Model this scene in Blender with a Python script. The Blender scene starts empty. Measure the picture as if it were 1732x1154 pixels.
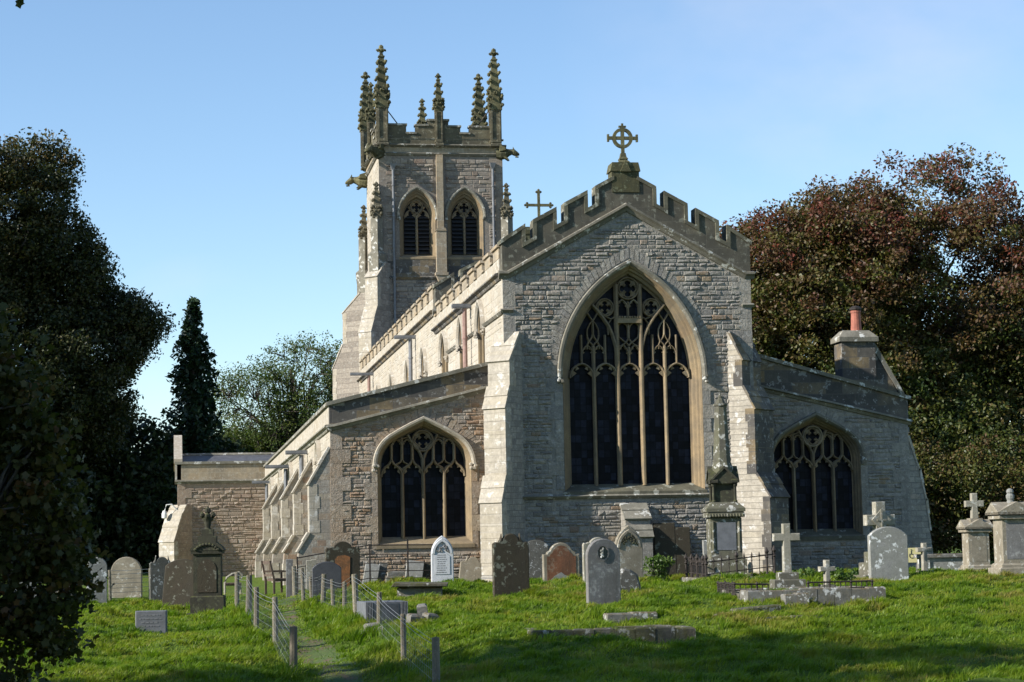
import bpy, math, random
import numpy as np
from mathutils import Vector, Matrix
from mathutils.geometry import tessellate_polygon

R = math.radians
sc = bpy.context.scene
col = sc.collection
rng = np.random.default_rng(7)
random.seed(7)

# ------------------------------------------------------------------ camera
FPX, CX, CY = 3478.0, 866.0, 577.0
PSI, TH, RHO = math.atan2(576, 3478), R(5.76), R(1.15)
EYE = np.array([0, 0, 0.95])
fw = np.array([math.sin(PSI)*math.cos(TH), math.cos(PSI)*math.cos(TH), math.sin(TH)])
r0 = np.array([math.cos(PSI), -math.sin(PSI), 0.0])
u0 = np.cross(r0, fw)
CR = math.cos(RHO)*r0 - math.sin(RHO)*u0
CU = math.sin(RHO)*r0 + math.cos(RHO)*u0
cam = bpy.data.cameras.new("camera")
cam.sensor_width = 36.0
cam.lens = FPX/1732*36.0
cam.clip_start = 0.5
cam.clip_end = 3000
camo = bpy.data.objects.new("camera", cam)
col.objects.link(camo)
M = Matrix([[CR[i], CU[i], -fw[i], EYE[i]] for i in range(3)] + [[0, 0, 0, 1]])
camo.matrix_world = M
sc.camera = camo

# ------------------------------------------------------------------ sky, sun, exposure
SUN_EL, SUN_AZ = 27.0, 13.5           # azimuth: degrees in front of the east wall, coming from the left
tosun = Vector((-math.cos(R(SUN_AZ))*math.cos(R(SUN_EL)), -math.sin(R(SUN_AZ))*math.cos(R(SUN_EL)), math.sin(R(SUN_EL))))
w = bpy.data.worlds.new("World")
sc.world = w
w.use_nodes = True
nt = w.node_tree
bg = nt.nodes["Background"]
sky = nt.nodes.new("ShaderNodeTexSky")
sky.sky_type = 'NISHITA'
sky.sun_disc = False
sky.sun_elevation = R(SUN_EL)
sky.sun_rotation = math.atan2(tosun.x, tosun.y)
sky.air_density = 1.0
sky.dust_density = 0.0
sky.ozone_density = 3.2
# thin high cloud in the sky itself
tc = nt.nodes.new("ShaderNodeTexCoord")
mp = nt.nodes.new("ShaderNodeMapping"); mp.inputs['Scale'].default_value = (1.0, 1.0, 1.8); mp.inputs['Location'].default_value = (0.35, 0.2, 0.4)
cn = nt.nodes.new("ShaderNodeTexNoise"); cn.inputs['Scale'].default_value = 7.0; cn.inputs['Detail'].default_value = 5; cn.inputs['Roughness'].default_value = 0.55
cr = nt.nodes.new("ShaderNodeValToRGB"); cr.color_ramp.elements[0].position = 0.40; cr.color_ramp.elements[1].position = 0.80
cr.color_ramp.elements[1].color = (0.30, 0.30, 0.30, 1)
mx = nt.nodes.new("ShaderNodeMixRGB"); mx.inputs[2].default_value = (5.2, 5.0, 5.4, 1)
nt.links.new(tc.outputs['Generated'], mp.inputs[0]); nt.links.new(mp.outputs[0], cn.inputs['Vector'])
cf = None
for vec, e0, e1 in (((0.318, 0.916, 0.2445), 0.9900, 0.9993), ((0.0104, 0.9954, 0.0957), 0.9988, 0.99985)):
    dt = nt.nodes.new("ShaderNodeVectorMath"); dt.operation = 'DOT_PRODUCT'; dt.inputs[1].default_value = vec; nt.links.new(tc.outputs['Generated'], dt.inputs[0])
    mr = nt.nodes.new("ShaderNodeMapRange"); mr.inputs[1].default_value = e0; mr.inputs[2].default_value = e1; nt.links.new(dt.outputs['Value'], mr.inputs[0])
    if cf is None: cf = mr.outputs[0]
    else:
        mxm = nt.nodes.new("ShaderNodeMath"); mxm.operation = 'MAXIMUM'; nt.links.new(cf, mxm.inputs[0]); nt.links.new(mr.outputs[0], mxm.inputs[1]); cf = mxm.outputs[0]
nt.links.new(cn.outputs[0], cr.inputs[0])
mu = nt.nodes.new("ShaderNodeMath"); mu.operation = 'MULTIPLY'; nt.links.new(cr.outputs[0], mu.inputs[0]); nt.links.new(cf, mu.inputs[1]); nt.links.new(mu.outputs[0], mx.inputs[0])
nt.links.new(sky.outputs[0], mx.inputs[1]); nt.links.new(mx.outputs[0], bg.inputs[0])
bg.inputs[1].default_value = 0.102
sun = bpy.data.lights.new("sun", 'SUN')
sun.energy = 4.5
sun.angle = R(0.5)
sun.color = (1.0, 0.945, 0.86)
suno = bpy.data.objects.new("sun", sun)
col.objects.link(suno)
suno.rotation_euler = (-tosun).to_track_quat('-Z', 'Y').to_euler()
suno.location = (-40, -10, 60)
sc.view_settings.view_transform = 'Standard'
sc.view_settings.look = 'None'
sc.view_settings.exposure = 0.95
sc.view_settings.gamma = 1.0
sc.cycles.max_bounces = 6
sc.cycles.diffuse_bounces = 3
sc.cycles.use_denoising = True

# ------------------------------------------------------------------ mesh helpers
class MB:
    """collects geometry in world space (through a frame) and links it as one mesh object"""
    def __init__(s, frame=None):
        s.v, s.f, s.r, s.fr = [], [], [], frame
    def add(s, vs, fs, rnd=None):
        o = len(s.v)
        s.v += [s.fr(*p) for p in vs] if s.fr else [tuple(p) for p in vs]
        rnd = random.random() if rnd is None else rnd
        for f in fs:
            s.f.append(tuple(o+i for i in f)); s.r.append(rnd)
    def box(s, x0, x1, y0, y1, z0, z1, rnd=None, ch=0.0):
        if ch:
            c = ch
            rings = [[(x0+c, y0+c), (x1-c, y0+c), (x1-c, y1-c), (x0+c, y1-c)], [(x0, y0), (x1, y0), (x1, y1), (x0, y1)]]
            vs = [(a, b, z0) for a, b in rings[1]] + [(a, b, z1-c) for a, b in rings[1]] + [(a, b, z1) for a, b in rings[0]]
            fs = [(3, 2, 1, 0), (8, 9, 10, 11)]
            for k in (0, 4):
                for i in range(4):
                    j = (i+1) % 4
                    fs.append((k+i, k+j, k+4+j, k+4+i))
            s.add(vs, fs, rnd); return
        s.add([(x0, y0, z0), (x1, y0, z0), (x1, y1, z0), (x0, y1, z0), (x0, y0, z1), (x1, y0, z1), (x1, y1, z1), (x0, y1, z1)],
              [(3, 2, 1, 0), (4, 5, 6, 7), (0, 1, 5, 4), (1, 2, 6, 5), (2, 3, 7, 6), (3, 0, 4, 7)], rnd)
    def prism(s, poly, b0, b1, rnd=None, ch=0.0):
        """polygon in (a,c), extruded along b; ch = chamfer of the front (b0) edge"""
        n = len(poly)
        rings = []
        if ch:
            cx = sum(p[0] for p in poly)/n; cz = sum(p[1] for p in poly)/n
            ins = offset_poly(poly, -ch)
            rings.append([(a, b0, c) for a, c in ins]); rings.append([(a, b0+ch, c) for a, c in poly])
        else:
            rings.append([(a, b0, c) for a, c in poly])
        rings.append([(a, b1, c) for a, c in poly])
        vs = [p for r_ in rings for p in r_]
        t = tessellate_polygon([[Vector((a, c, 0)) for a, c in poly]])
        fs = [tuple(q) for q in t] + [tuple(len(vs)-n+i for i in q) for q in t]
        for k in range(len(rings)-1):
            for i in range(n):
                j = (i+1) % n
                fs.append((k*n+i, k*n+j, (k+1)*n+j, (k+1)*n+i))
        s.add(vs, fs, rnd)
    def loft(s, rings, caps=True, rnd=None):
        n = len(rings[0]); vs = [p for r_ in rings for p in r_]; fs = []
        for k in range(len(rings)-1):
            for i in range(n):
                j = (i+1) % n
                fs.append((k*n+i, k*n+j, (k+1)*n+j, (k+1)*n+i))
        if caps:
            fs.append(tuple(range(n))[::-1]); fs.append(tuple(len(vs)-n+i for i in range(n)))
        s.add(vs, fs, rnd)
    def lathe(s, c, prof, n=12, rot=0.0, rnd=None):
        rings = [[(c[0]+r_*math.cos(rot+2*math.pi*i/n), c[1]+r_*math.sin(rot+2*math.pi*i/n), c[2]+z) for i in range(n)] for r_, z in prof]
        s.loft(rings, True, rnd)
    def square(s, c, prof, rot=0.0, rnd=None):
        """stack of square sections: prof = [(half width, z)]"""
        s.lathe(c, [(h*math.sqrt(2), z) for h, z in prof], 4, math.pi/4+rot, rnd)
    def tube(s, pts, rad, n=6, rnd=None):
        pts = [Vector(p) for p in pts]
        rads = rad if isinstance(rad, (list, tuple)) else [rad]*len(pts)
        rings = []
        for i, p in enumerate(pts):
            t = (pts[min(i+1, len(pts)-1)]-pts[max(i-1, 0)]).normalized()
            up = Vector((0, 0, 1)) if abs(t.z) < 0.9 else Vector((1, 0, 0))
            a = t.cross(up).normalized(); b = t.cross(a)
            rings.append([tuple(p+(a*math.cos(2*math.pi*k/n)+b*math.sin(2*math.pi*k/n))*rads[i]) for k in range(n)])
        s.loft(rings, True, rnd)
    def sweep(s, pts, prof, closed=False, rnd=None, caps=True):
        """pts: path in (a,c); prof: [(outward offset, b)]"""
        pts = [p for i, p in enumerate(pts) if i == 0 or math.hypot(p[0]-pts[i-1][0], p[1]-pts[i-1][1]) > 1e-5]
        n = len(pts); rings = []
        for i in range(n):
            if closed:
                p0, p1, p2 = pts[i-1], pts[i], pts[(i+1) % n]
            else:
                p0, p1, p2 = pts[max(i-1, 0)], pts[i], pts[min(i+1, n-1)]
            def nrm(a, b):
                dx, dz = b[0]-a[0], b[1]-a[1]; L = math.hypot(dx, dz) or 1
                return (-dz/L, dx/L) if L > 1e-9 else None
            n1 = nrm(p0, p1) if p0 != p1 else None
            n2 = nrm(p1, p2) if p1 != p2 else None
            n1 = n1 or n2; n2 = n2 or n1
            mx_, mz_ = n1[0]+n2[0], n1[1]+n2[1]; L = math.hypot(mx_, mz_) or 1
            mx_, mz_ = mx_/L, mz_/L
            k = 1/max(0.45, mx_*n1[0]+mz_*n1[1])
            rings.append([(p1[0]+mx_*o*k, b, p1[1]+mz_*o*k) for o, b in prof])
        if closed:
            rings.append(rings[0])
        m = len(prof); vs = [p for r_ in rings for p in r_]; fs = []
        for q in range(len(rings)-1):
            for i in range(m-1):
                fs.append((q*m+i, q*m+i+1, (q+1)*m+i+1, (q+1)*m+i))
        if caps and not closed:
            fs.append(tuple(range(m))); fs.append(tuple(len(vs)-m+i for i in range(m)))
        s.add(vs, fs, rnd)
    def bar(s, pts, wd, b0, d, closed=False):
        h = wd/2
        s.sweep(pts, [(-h, b0+d), (-h, b0+d*0.45), (-h*0.36, b0), (h*0.36, b0), (h, b0+d*0.45), (h, b0+d)], closed)
    def build(s, name, mat, parent=None, org=None, smooth=False):
        org = org if org is not None else (WL[parent.name] if parent else (0, 0, 0))
        me = bpy.data.meshes.new(name)
        vs = [(p[0]-org[0], p[1]-org[1], p[2]-org[2]) for p in s.v]
        me.from_pydata(vs, [], s.f)
        at = me.attributes.new("rnd", 'FLOAT', 'FACE')
        at.data.foreach_set("value", s.r)
        me.materials.append(mat)
        if smooth:
            me.polygons.foreach_set("use_smooth", [True]*len(me.polygons))
        o = bpy.data.objects.new(name, me)
        col.objects.link(o)
        WL[o.name] = tuple(org)
        if parent:
            o.parent = parent; pw = WL[parent.name]
            o.location = (org[0]-pw[0], org[1]-pw[1], org[2]-pw[2])
        else:
            o.location = org
        return o
WL = {}
def offset_poly(poly, d):
    n = len(poly); out = []
    A = sum(poly[i][0]*poly[(i+1) % n][1]-poly[(i+1) % n][0]*poly[i][1] for i in range(n))
    sg = 1 if A > 0 else -1
    for i in range(n):
        p0, p1, p2 = poly[i-1], poly[i], poly[(i+1) % n]
        def nr(a, b):
            dx, dz = b[0]-a[0], b[1]-a[1]; L = math.hypot(dx, dz) or 1
            return (dz/L*sg, -dx/L*sg)
        n1, n2 = nr(p0, p1), nr(p1, p2)
        mx_, mz_ = n1[0]+n2[0], n1[1]+n2[1]; L = math.hypot(mx_, mz_) or 1
        mx_, mz_ = mx_/L, mz_/L
        k = 1/max(0.5, mx_*n1[0]+mz_*n1[1])
        out.append((p1[0]+mx_*d*k, p1[1]+mz_*d*k))
    return out
def empty(name, loc, label=None, cat=None, group=None, rz=0, parent=None, kind=None):
    o = bpy.data.objects.new(name, None)
    o.empty_display_size = 0.3
    col.objects.link(o)
    WL[o.name] = tuple(loc)
    if parent:
        pw = WL[parent.name]; o.parent = parent
        o.location = (loc[0]-pw[0], loc[1]-pw[1], loc[2]-pw[2])
    else:
        o.location = loc
    o.rotation_euler = (0, 0, rz)
    tag(o, label, cat, group, kind)
    return o
def tag(o, label=None, cat=None, group=None, kind=None):
    if label: o["label"] = label
    if cat: o["category"] = cat
    if group: o["group"] = group
    if kind: o["kind"] = kind
    return o
def npmesh(name, V, Fidx, nper, rnd, mat, parent=None, org=(0, 0, 0)):
    """fast mesh from numpy: Fidx flat indices, nper = loops per face (array)"""
    me = bpy.data.meshes.new(name)
    V = np.asarray(V, dtype=np.float32) - np.asarray(org, dtype=np.float32)
    me.vertices.add(len(V)); me.vertices.foreach_set("co", V.ravel())
    nper = np.asarray(nper, dtype=np.int32)
    me.loops.add(len(Fidx)); me.loops.foreach_set("vertex_index", np.asarray(Fidx, dtype=np.int32))
    me.polygons.add(len(nper))
    st = np.zeros(len(nper), dtype=np.int32); st[1:] = np.cumsum(nper)[:-1]
    me.polygons.foreach_set("loop_start", st)
    me.update(calc_edges=True)
    at = me.attributes.new("rnd", 'FLOAT', 'FACE'); at.data.foreach_set("value", np.asarray(rnd, dtype=np.float32))
    me.materials.append(mat)
    o = bpy.data.objects.new(name, me); col.objects.link(o)
    WL[o.name] = tuple(org)
    if parent:
        pw = WL[parent.name]; o.parent = parent
        o.location = (org[0]-pw[0], org[1]-pw[1], org[2]-pw[2])
    else:
        o.location = org
    return o

# ------------------------------------------------------------------ materials
def N(nt_, t, **kw):
    n = nt_.nodes.new(t)
    for k, v in kw.items():
        if k in n.inputs: n.inputs[k].default_value = v
        else: setattr(n, k, v)
    return n
def c4(c): return (c[0], c[1], c[2], 1.0)
def ramp(nt_, fac, stops, interp='LINEAR'):
    r_ = nt_.nodes.new("ShaderNodeValToRGB"); r_.color_ramp.interpolation = interp
    while len(r_.color_ramp.elements) < len(stops): r_.color_ramp.elements.new(0.5)
    for e, (p, c) in zip(r_.color_ramp.elements, stops):
        e.position = p; e.color = c4(c) if not isinstance(c, (int, float)) else (c, c, c, 1)
    nt_.links.new(fac, r_.inputs[0])
    return r_.outputs[0]
def mixc(nt_, fac, a, b, mode='MIX'):
    m = nt_.nodes.new("ShaderNodeMixRGB"); m.blend_type = mode
    for i, x in enumerate((fac, a, b)):
        if isinstance(x, bpy.types.NodeSocket): nt_.links.new(x, m.inputs[i])
        elif isinstance(x, (int, float)): m.inputs[i].default_value = x if i == 0 else (x, x, x, 1)
        else: m.inputs[i].default_value = c4(x)
    return m.outputs[0]
def noise(nt_, vec, scale, detail=4, rough=0.6, dist=0.0):
    n = N(nt_, "ShaderNodeTexNoise", Scale=scale, Detail=detail, Roughness=rough, Distortion=dist)
    nt_.links.new(vec, n.inputs['Vector']); return n.outputs[0]
def mat_base(name):
    m = bpy.data.materials.new(name); m.use_nodes = True
    return m, m.node_tree, m.node_tree.nodes["Principled BSDF"]

def stone_mat(name, stops, spread=(0.72, 1.22), blot=((0.2, 0.18, 0.15), 0.35, 1.3), lichen=((0.55, 0.55, 0.5), 0.25, 9), moss=None,
              streak=0.0, joint=None, bump=0.35, bscale=22, rough=0.9, bdist=0.02, soot=None):
    """stops: colour ramp over the per-stone random value; joint = (block length, course height, mortar colour, strength)"""
    m, t, p = mat_base(name)
    tc = N(t, "ShaderNodeTexCoord"); P = tc.outputs['Object']
    at = N(t, "ShaderNodeAttribute", attribute_name="rnd")
    hs = None
    if joint:
        sx = N(t, "ShaderNodeSeparateXYZ"); t.links.new(P, sx.inputs[0])
        ad = N(t, "ShaderNodeMath", operation='ADD'); t.links.new(sx.outputs[0], ad.inputs[0]); t.links.new(sx.outputs[1], ad.inputs[1])
        cb = N(t, "ShaderNodeCombineXYZ"); t.links.new(ad.outputs[0], cb.inputs[0]); t.links.new(sx.outputs[2], cb.inputs[1])
        ns = N(t, "ShaderNodeTexNoise", Scale=2.5); t.links.new(P, ns.inputs['Vector'])
        dm = N(t, "ShaderNodeVectorMath", operation='SCALE'); dm.inputs[3].default_value = joint[4] if len(joint) > 4 else 0.03
        t.links.new(ns.outputs[1], dm.inputs[0])
        av = N(t, "ShaderNodeVectorMath", operation='ADD'); t.links.new(cb.outputs[0], av.inputs[0]); t.links.new(dm.outputs[0], av.inputs[1])
        br = N(t, "ShaderNodeTexBrick", Scale=1.0)
        br.inputs['Brick Width'].default_value = joint[0]; br.inputs['Row Height'].default_value = joint[1]
        br.inputs['Mortar Size'].default_value = 0.012; br.inputs['Mortar Smooth'].default_value = 0.3; br.inputs['Bias'].default_value = 0.0
        br.inputs['Color1'].default_value = (0, 0, 0, 1); br.inputs['Color2'].default_value = (1, 1, 1, 1); br.inputs['Mortar'].default_value = (0.5, 0.5, 0.5, 1)
        br.squash = 0.75; br.squash_frequency = 3; br.offset = 0.45
        t.links.new(av.outputs[0], br.inputs['Vector'])
        fac = mixc(t, 0.25, br.outputs['Color'], at.outputs['Fac'])
        hs = br.outputs['Fac']
    else:
        fac = at.outputs['Fac']
    base = ramp(t, fac, stops)
    n1 = noise(t, P, 7.0, 5, 0.65); n2 = noise(t, P, bscale*1.6, 4, 0.7); nb = noise(t, P, blot[2], 5, 0.62, 0.4)
    val = ramp(t, n1, [(0.25, spread[0]), (0.75, spread[1])])
    base = mixc(t, 1.0, base, val, 'MULTIPLY')
    val2 = ramp(t, n2, [(0.3, 0.82), (0.7, 1.16)])
    base = mixc(t, 1.0, base, val2, 'MULTIPLY')
    bf = ramp(t, nb, [(0.40, 0.0), (0.62, blot[1])])
    base = mixc(t, bf, base, blot[0])
    if streak:
        mpg = N(t, "ShaderNodeMapping"); mpg.inputs['Scale'].default_value = (5.5, 5.5, 0.45); t.links.new(P, mpg.inputs[0])
        sn = noise(t, mpg.outputs[0], 1.0, 5, 0.6)
        sf = ramp(t, sn, [(0.5, 0.0), (0.72, streak)])
        base = mixc(t, sf, base, (0.045, 0.042, 0.035))
    if lichen:
        ln = noise(t, P, lichen[2], 3, 0.7)
        lf = ramp(t, ln, [(0.575, 0.0), (0.63, lichen[1])])
        base = mixc(t, lf, base, lichen[0])
    if moss:
        g = N(t, "ShaderNodeNewGeometry"); sn_ = N(t, "ShaderNodeSeparateXYZ"); t.links.new(g.outputs['Normal'], sn_.inputs[0])
        upf = ramp(t, sn_.outputs[2], [(0.25, moss[2] if len(moss) > 2 else 0.12), (0.8, 1.0)])
        mn = noise(t, P, 4.5, 5, 0.7)
        mf = ramp(t, mn, [(0.42, 0.0), (0.58, moss[1])])
        mm = mixc(t, 1.0, mf, upf, 'MULTIPLY')
        base = mixc(t, mm, base, moss[0])
    if hs is not None:
        base = mixc(t, mixc(t, 1.0, hs, joint[3], 'MULTIPLY'), base, joint[2])
    t.links.new(base, p.inputs['Base Color'])
    p.inputs['Roughness'].default_value = rough
    p.inputs['Specular IOR Level'].default_value = 0.25
    h = noise(t, P, bscale, 6, 0.72)
    if hs is not None:
        iv = ramp(t, hs, [(0.0, 1.0), (1.0, 0.0)])
        h = mixc(t, 0.55, h, iv)
    b = N(t, "ShaderNodeBump", Strength=bump, Distance=bdist); t.links.new(h, b.inputs['Height'])
    t.links.new(b.outputs[0], p.inputs['Normal'])
    return m
GREY = [(0.0, (0.165, 0.155, 0.145)), (0.2, (0.245, 0.23, 0.205)), (0.45, (0.305, 0.285, 0.245)), (0.62, (0.22, 0.21, 0.195)), (0.8, (0.285, 0.26, 0.215)), (0.9, (0.34, 0.315, 0.27)), (0.95, (0.235, 0.165, 0.115)), (1.0, (0.28, 0.215, 0.14))]
MIXED = [(0.0, (0.197, 0.172, 0.148)), (0.3, (0.295, 0.262, 0.221)), (0.55, (0.254, 0.221, 0.184)), (0.72, (0.328, 0.279, 0.213)), (0.85, (0.238, 0.16, 0.111)), (1.0, (0.295, 0.205, 0.135))]
PINKY = [(0.0, (0.216, 0.16, 0.12)), (0.3, (0.288, 0.22, 0.16)), (0.6, (0.248, 0.188, 0.14)), (0.8, (0.32, 0.256, 0.188)), (1.0, (0.24, 0.16, 0.116))]
BUFF = [(0.0, (0.288, 0.232, 0.16)), (0.4, (0.352, 0.288, 0.2)), (0.7, (0.32, 0.24, 0.148)), (1.0, (0.376, 0.32, 0.24))]
PALE = [(0.0, (0.331, 0.295, 0.238)), (0.5, (0.389, 0.353, 0.295)), (0.8, (0.36, 0.317, 0.248)), (1.0, (0.418, 0.389, 0.338))]
DARK = [(0.0, (0.062, 0.057, 0.045)), (0.5, (0.102, 0.093, 0.071)), (1.0, (0.143, 0.127, 0.093))]
M_ = {}
M_['grey'] = stone_mat('grey_rubble_stone', GREY, streak=0.3, bump=1.0, bscale=12, bdist=0.05, lichen=((0.5, 0.5, 0.47), 0.3, 8))
M_['mixed'] = stone_mat('mixed_rubble_stone', MIXED, blot=((0.30, 0.19, 0.10), 0.45, 0.55), bump=0.9, bscale=12, bdist=0.05)
M_['mixedj'] = stone_mat('coursed_mixed_stone', MIXED, bump=0.7, bscale=12, bdist=0.03, joint=(0.36, 0.19, (0.25, 0.22, 0.18), 0.6, 0.05))
M_['pink'] = stone_mat('reddish_rubble_stone', PINKY, bump=0.6, bscale=14, bdist=0.03)
M_['greyj'] = stone_mat('coursed_grey_stone', GREY, bump=0.8, bscale=12, bdist=0.04, joint=(0.36, 0.17, (0.17, 0.16, 0.14), 0.6, 0.05))
M_['towerj'] = stone_mat('coursed_tower_stone', [(0, (0.18, 0.155, 0.13)), (0.5, (0.26, 0.225, 0.185)), (1, (0.33, 0.29, 0.24))], bump=0.7, bscale=9, bdist=0.04, joint=(0.5, 0.28, (0.17, 0.15, 0.13), 0.6, 0.05))
M_['palej'] = stone_mat('coursed_pale_stone', PALE, streak=0.22, bump=0.8, bscale=11, bdist=0.04, joint=(0.34, 0.165, (0.2, 0.185, 0.155), 0.7, 0.05), lichen=((0.62, 0.61, 0.59), 0.6, 3))
M_['pinkj'] = stone_mat('coursed_reddish_stone', PINKY, bump=0.7, bscale=12, bdist=0.03, joint=(0.36, 0.19, (0.25, 0.2, 0.16), 0.6, 0.05))
M_['tower'] = stone_mat('tower_rubble_stone', [(0, (0.14, 0.12, 0.105)), (0.4, (0.235, 0.20, 0.165)), (0.7, (0.28, 0.235, 0.185)), (0.85, (0.20, 0.145, 0.11)), (1, (0.33, 0.30, 0.26))], bump=0.6, bscale=9, bdist=0.04)
M_['pale'] = stone_mat('pale_rubble_stone', PALE, streak=0.22, spread=(0.8, 1.15), bump=0.5, bscale=9, bdist=0.02, blot=((0.36, 0.29, 0.2), 0.3, 0.9))
M_['buff'] = stone_mat('buff_ashlar', BUFF, joint=(0.55, 0.33, (0.36, 0.32, 0.25), 0.5, 0.02), bump=0.2, blot=((0.17, 0.15, 0.12), 0.5, 0.8), streak=0.2)
M_['trac'] = stone_mat('buff_tracery_stone', [(0.0, (0.18, 0.135, 0.078)), (0.4, (0.25, 0.195, 0.12)), (0.7, (0.22, 0.155, 0.085)), (1.0, (0.29, 0.24, 0.16))], spread=(0.8, 1.15), bump=0.12, blot=((0.12, 0.10, 0.075), 0.6, 1.6), lichen=None)
M_['ashlar'] = stone_mat('pale_ashlar', PALE, joint=(0.6, 0.32, (0.34, 0.30, 0.24), 0.55, 0.02), bump=0.25, blot=((0.30, 0.25, 0.18), 0.5, 1.1), lichen=((0.62, 0.61, 0.57), 0.5, 5))
M_['butt'] = stone_mat('buttress_ashlar', PALE, streak=0.28, joint=(0.42, 0.24, (0.30, 0.27, 0.23), 0.5, 0.05), bump=0.5, bscale=10, blot=((0.30, 0.26, 0.19), 0.45, 1.4), lichen=((0.70, 0.69, 0.66), 0.4, 2.6))
M_['dark'] = stone_mat('sooty_parapet_stone', DARK, joint=(0.9, 0.4, (0.09, 0.085, 0.07), 0.5, 0.02), bump=0.3, blot=((0.055, 0.052, 0.042), 0.7, 1.1), lichen=((0.34, 0.34, 0.27), 0.35, 6), streak=0.3)
M_['cope'] = stone_mat('weathered_coping_stone', [(0, (0.15, 0.135, 0.105)), (1, (0.25, 0.235, 0.19))], bump=0.35, blot=((0.09, 0.085, 0.065), 0.6, 1.5), lichen=((0.6, 0.6, 0.56), 0.7, 3.5))
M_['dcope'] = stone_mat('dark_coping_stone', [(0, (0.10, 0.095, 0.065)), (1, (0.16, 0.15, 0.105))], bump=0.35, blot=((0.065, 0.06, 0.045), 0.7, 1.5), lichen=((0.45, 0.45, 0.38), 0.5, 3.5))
M_['mossy'] = stone_mat('green_sooty_stone', [(0, (0.06, 0.056, 0.03)), (0.5, (0.10, 0.092, 0.046)), (1, (0.155, 0.14, 0.07))], bump=0.5, bscale=16, blot=((0.05, 0.05, 0.03), 0.7, 2.5), lichen=((0.3, 0.32, 0.2), 0.3, 8))
M_['drk2'] = stone_mat('dark_weathered_and_shade_ashlar', [(0, (0.045, 0.043, 0.042)), (0.35, (0.085, 0.08, 0.073)), (0.6, (0.14, 0.125, 0.10)), (0.8, (0.20, 0.15, 0.085)), (1, (0.24, 0.20, 0.14))], joint=(0.7, 0.36, (0.1, 0.09, 0.08), 0.5, 0.02), bump=0.3, blot=((0.065, 0.06, 0.055), 0.75, 0.9), lichen=((0.42, 0.42, 0.4), 0.4, 5), streak=0.25)  # dark parapet stone; also paints shade on the right gable buttress
M_['tdark'] = stone_mat('tower_parapet_stone', [(0, (0.075, 0.068, 0.045)), (0.5, (0.125, 0.11, 0.07)), (1, (0.19, 0.165, 0.105))], joint=(0.9, 0.4, (0.1, 0.09, 0.07), 0.5, 0.02), bump=0.3, blot=((0.06, 0.055, 0.042), 0.6, 1.2), lichen=((0.4, 0.38, 0.28), 0.35, 5))
def simple_mat(name, c, rough=0.6, metal=0.0, var=0.25, scale=8, bump=0.1, spec=0.4):
    m, t, p = mat_base(name)
    tc = N(t, "ShaderNodeTexCoord"); P = tc.outputs['Object']
    n = noise(t, P, scale, 5, 0.65)
    v = ramp(t, n, [(0.3, 1-var), (0.7, 1+var)])
    t.links.new(mixc(t, 1.0, c, v, 'MULTIPLY'), p.inputs['Base Color'])
    p.inputs['Roughness'].default_value = rough; p.inputs['Metallic'].default_value = metal; p.inputs['Specular IOR Level'].default_value = spec
    b = N(t, "ShaderNodeBump", Strength=bump, Distance=0.01); t.links.new(noise(t, P, scale*5, 4), b.inputs['Height']); t.links.new(b.outputs[0], p.inputs['Normal'])
    return m
def glass_mat():
    m, t, p = mat_base('leaded_window_glass')
    tc = N(t, "ShaderNodeTexCoord"); P = tc.outputs['Object']
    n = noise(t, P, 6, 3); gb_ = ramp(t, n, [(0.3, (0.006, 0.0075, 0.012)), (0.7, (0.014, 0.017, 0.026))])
    p.inputs['Roughness'].default_value = 0.45; p.inputs['Specular IOR Level'].default_value = 0.10
    sx = N(t, "ShaderNodeSeparateXYZ"); t.links.new(P, sx.inputs[0])
    ad = N(t, "ShaderNodeMath", operation='ADD'); t.links.new(sx.outputs[0], ad.inputs[0]); t.links.new(sx.outputs[1], ad.inputs[1])
    cb = N(t, "ShaderNodeCombineXYZ"); t.links.new(ad.outputs[0], cb.inputs[0]); t.links.new(sx.outputs[2], cb.inputs[1])
    br = N(t, "ShaderNodeTexBrick", Scale=1.0); br.inputs['Brick Width'].default_value = 0.17; br.inputs['Row Height'].default_value = 0.22
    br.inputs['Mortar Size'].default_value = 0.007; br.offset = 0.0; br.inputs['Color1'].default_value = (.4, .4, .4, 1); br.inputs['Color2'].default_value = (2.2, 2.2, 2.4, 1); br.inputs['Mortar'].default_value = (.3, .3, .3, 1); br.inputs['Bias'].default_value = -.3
    t.links.new(cb.outputs[0], br.inputs['Vector'])
    t.links.new(mixc(t, 1.0, gb_, br.outputs['Color'], 'MULTIPLY'), p.inputs['Base Color'])
    b = N(t, "ShaderNodeBump", Strength=0.5, Distance=0.01); t.links.new(br.outputs['Fac'], b.inputs['Height'])
    t.links.new(b.outputs[0], p.inputs['Normal'])
    return m
M_['glass'] = glass_mat()
M_['black'] = simple_mat('dark_louvre_slate', (0.018, 0.018, 0.02), 0.7, var=0.4)
M_['lead'] = simple_mat('grey_lead', (0.17, 0.175, 0.185), 0.55, 0.2, 0.3, 3)
M_['pinkpipe'] = simple_mat('faded_red_pipe_paint', (0.27, 0.17, 0.14), 0.6, 0, 0.3, 4)
M_['slate'] = simple_mat('blue_grey_slate', (0.085, 0.085, 0.092), 0.55, 0, 0.35, 4, 0.3)
M_['iron'] = simple_mat('rusty_iron', (0.035, 0.028, 0.024), 0.7, 0.3, 0.5, 12, 0.3)
M_['terra'] = simple_mat('terracotta', (0.30, 0.105, 0.07), 0.75, 0, 0.3, 6)
M_['white'] = simple_mat('white_painted_metal', (0.7, 0.7, 0.68), 0.4)
M_['wire'] = simple_mat('galvanised_wire', (0.30, 0.31, 0.31), 0.45, 0.6)
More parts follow.
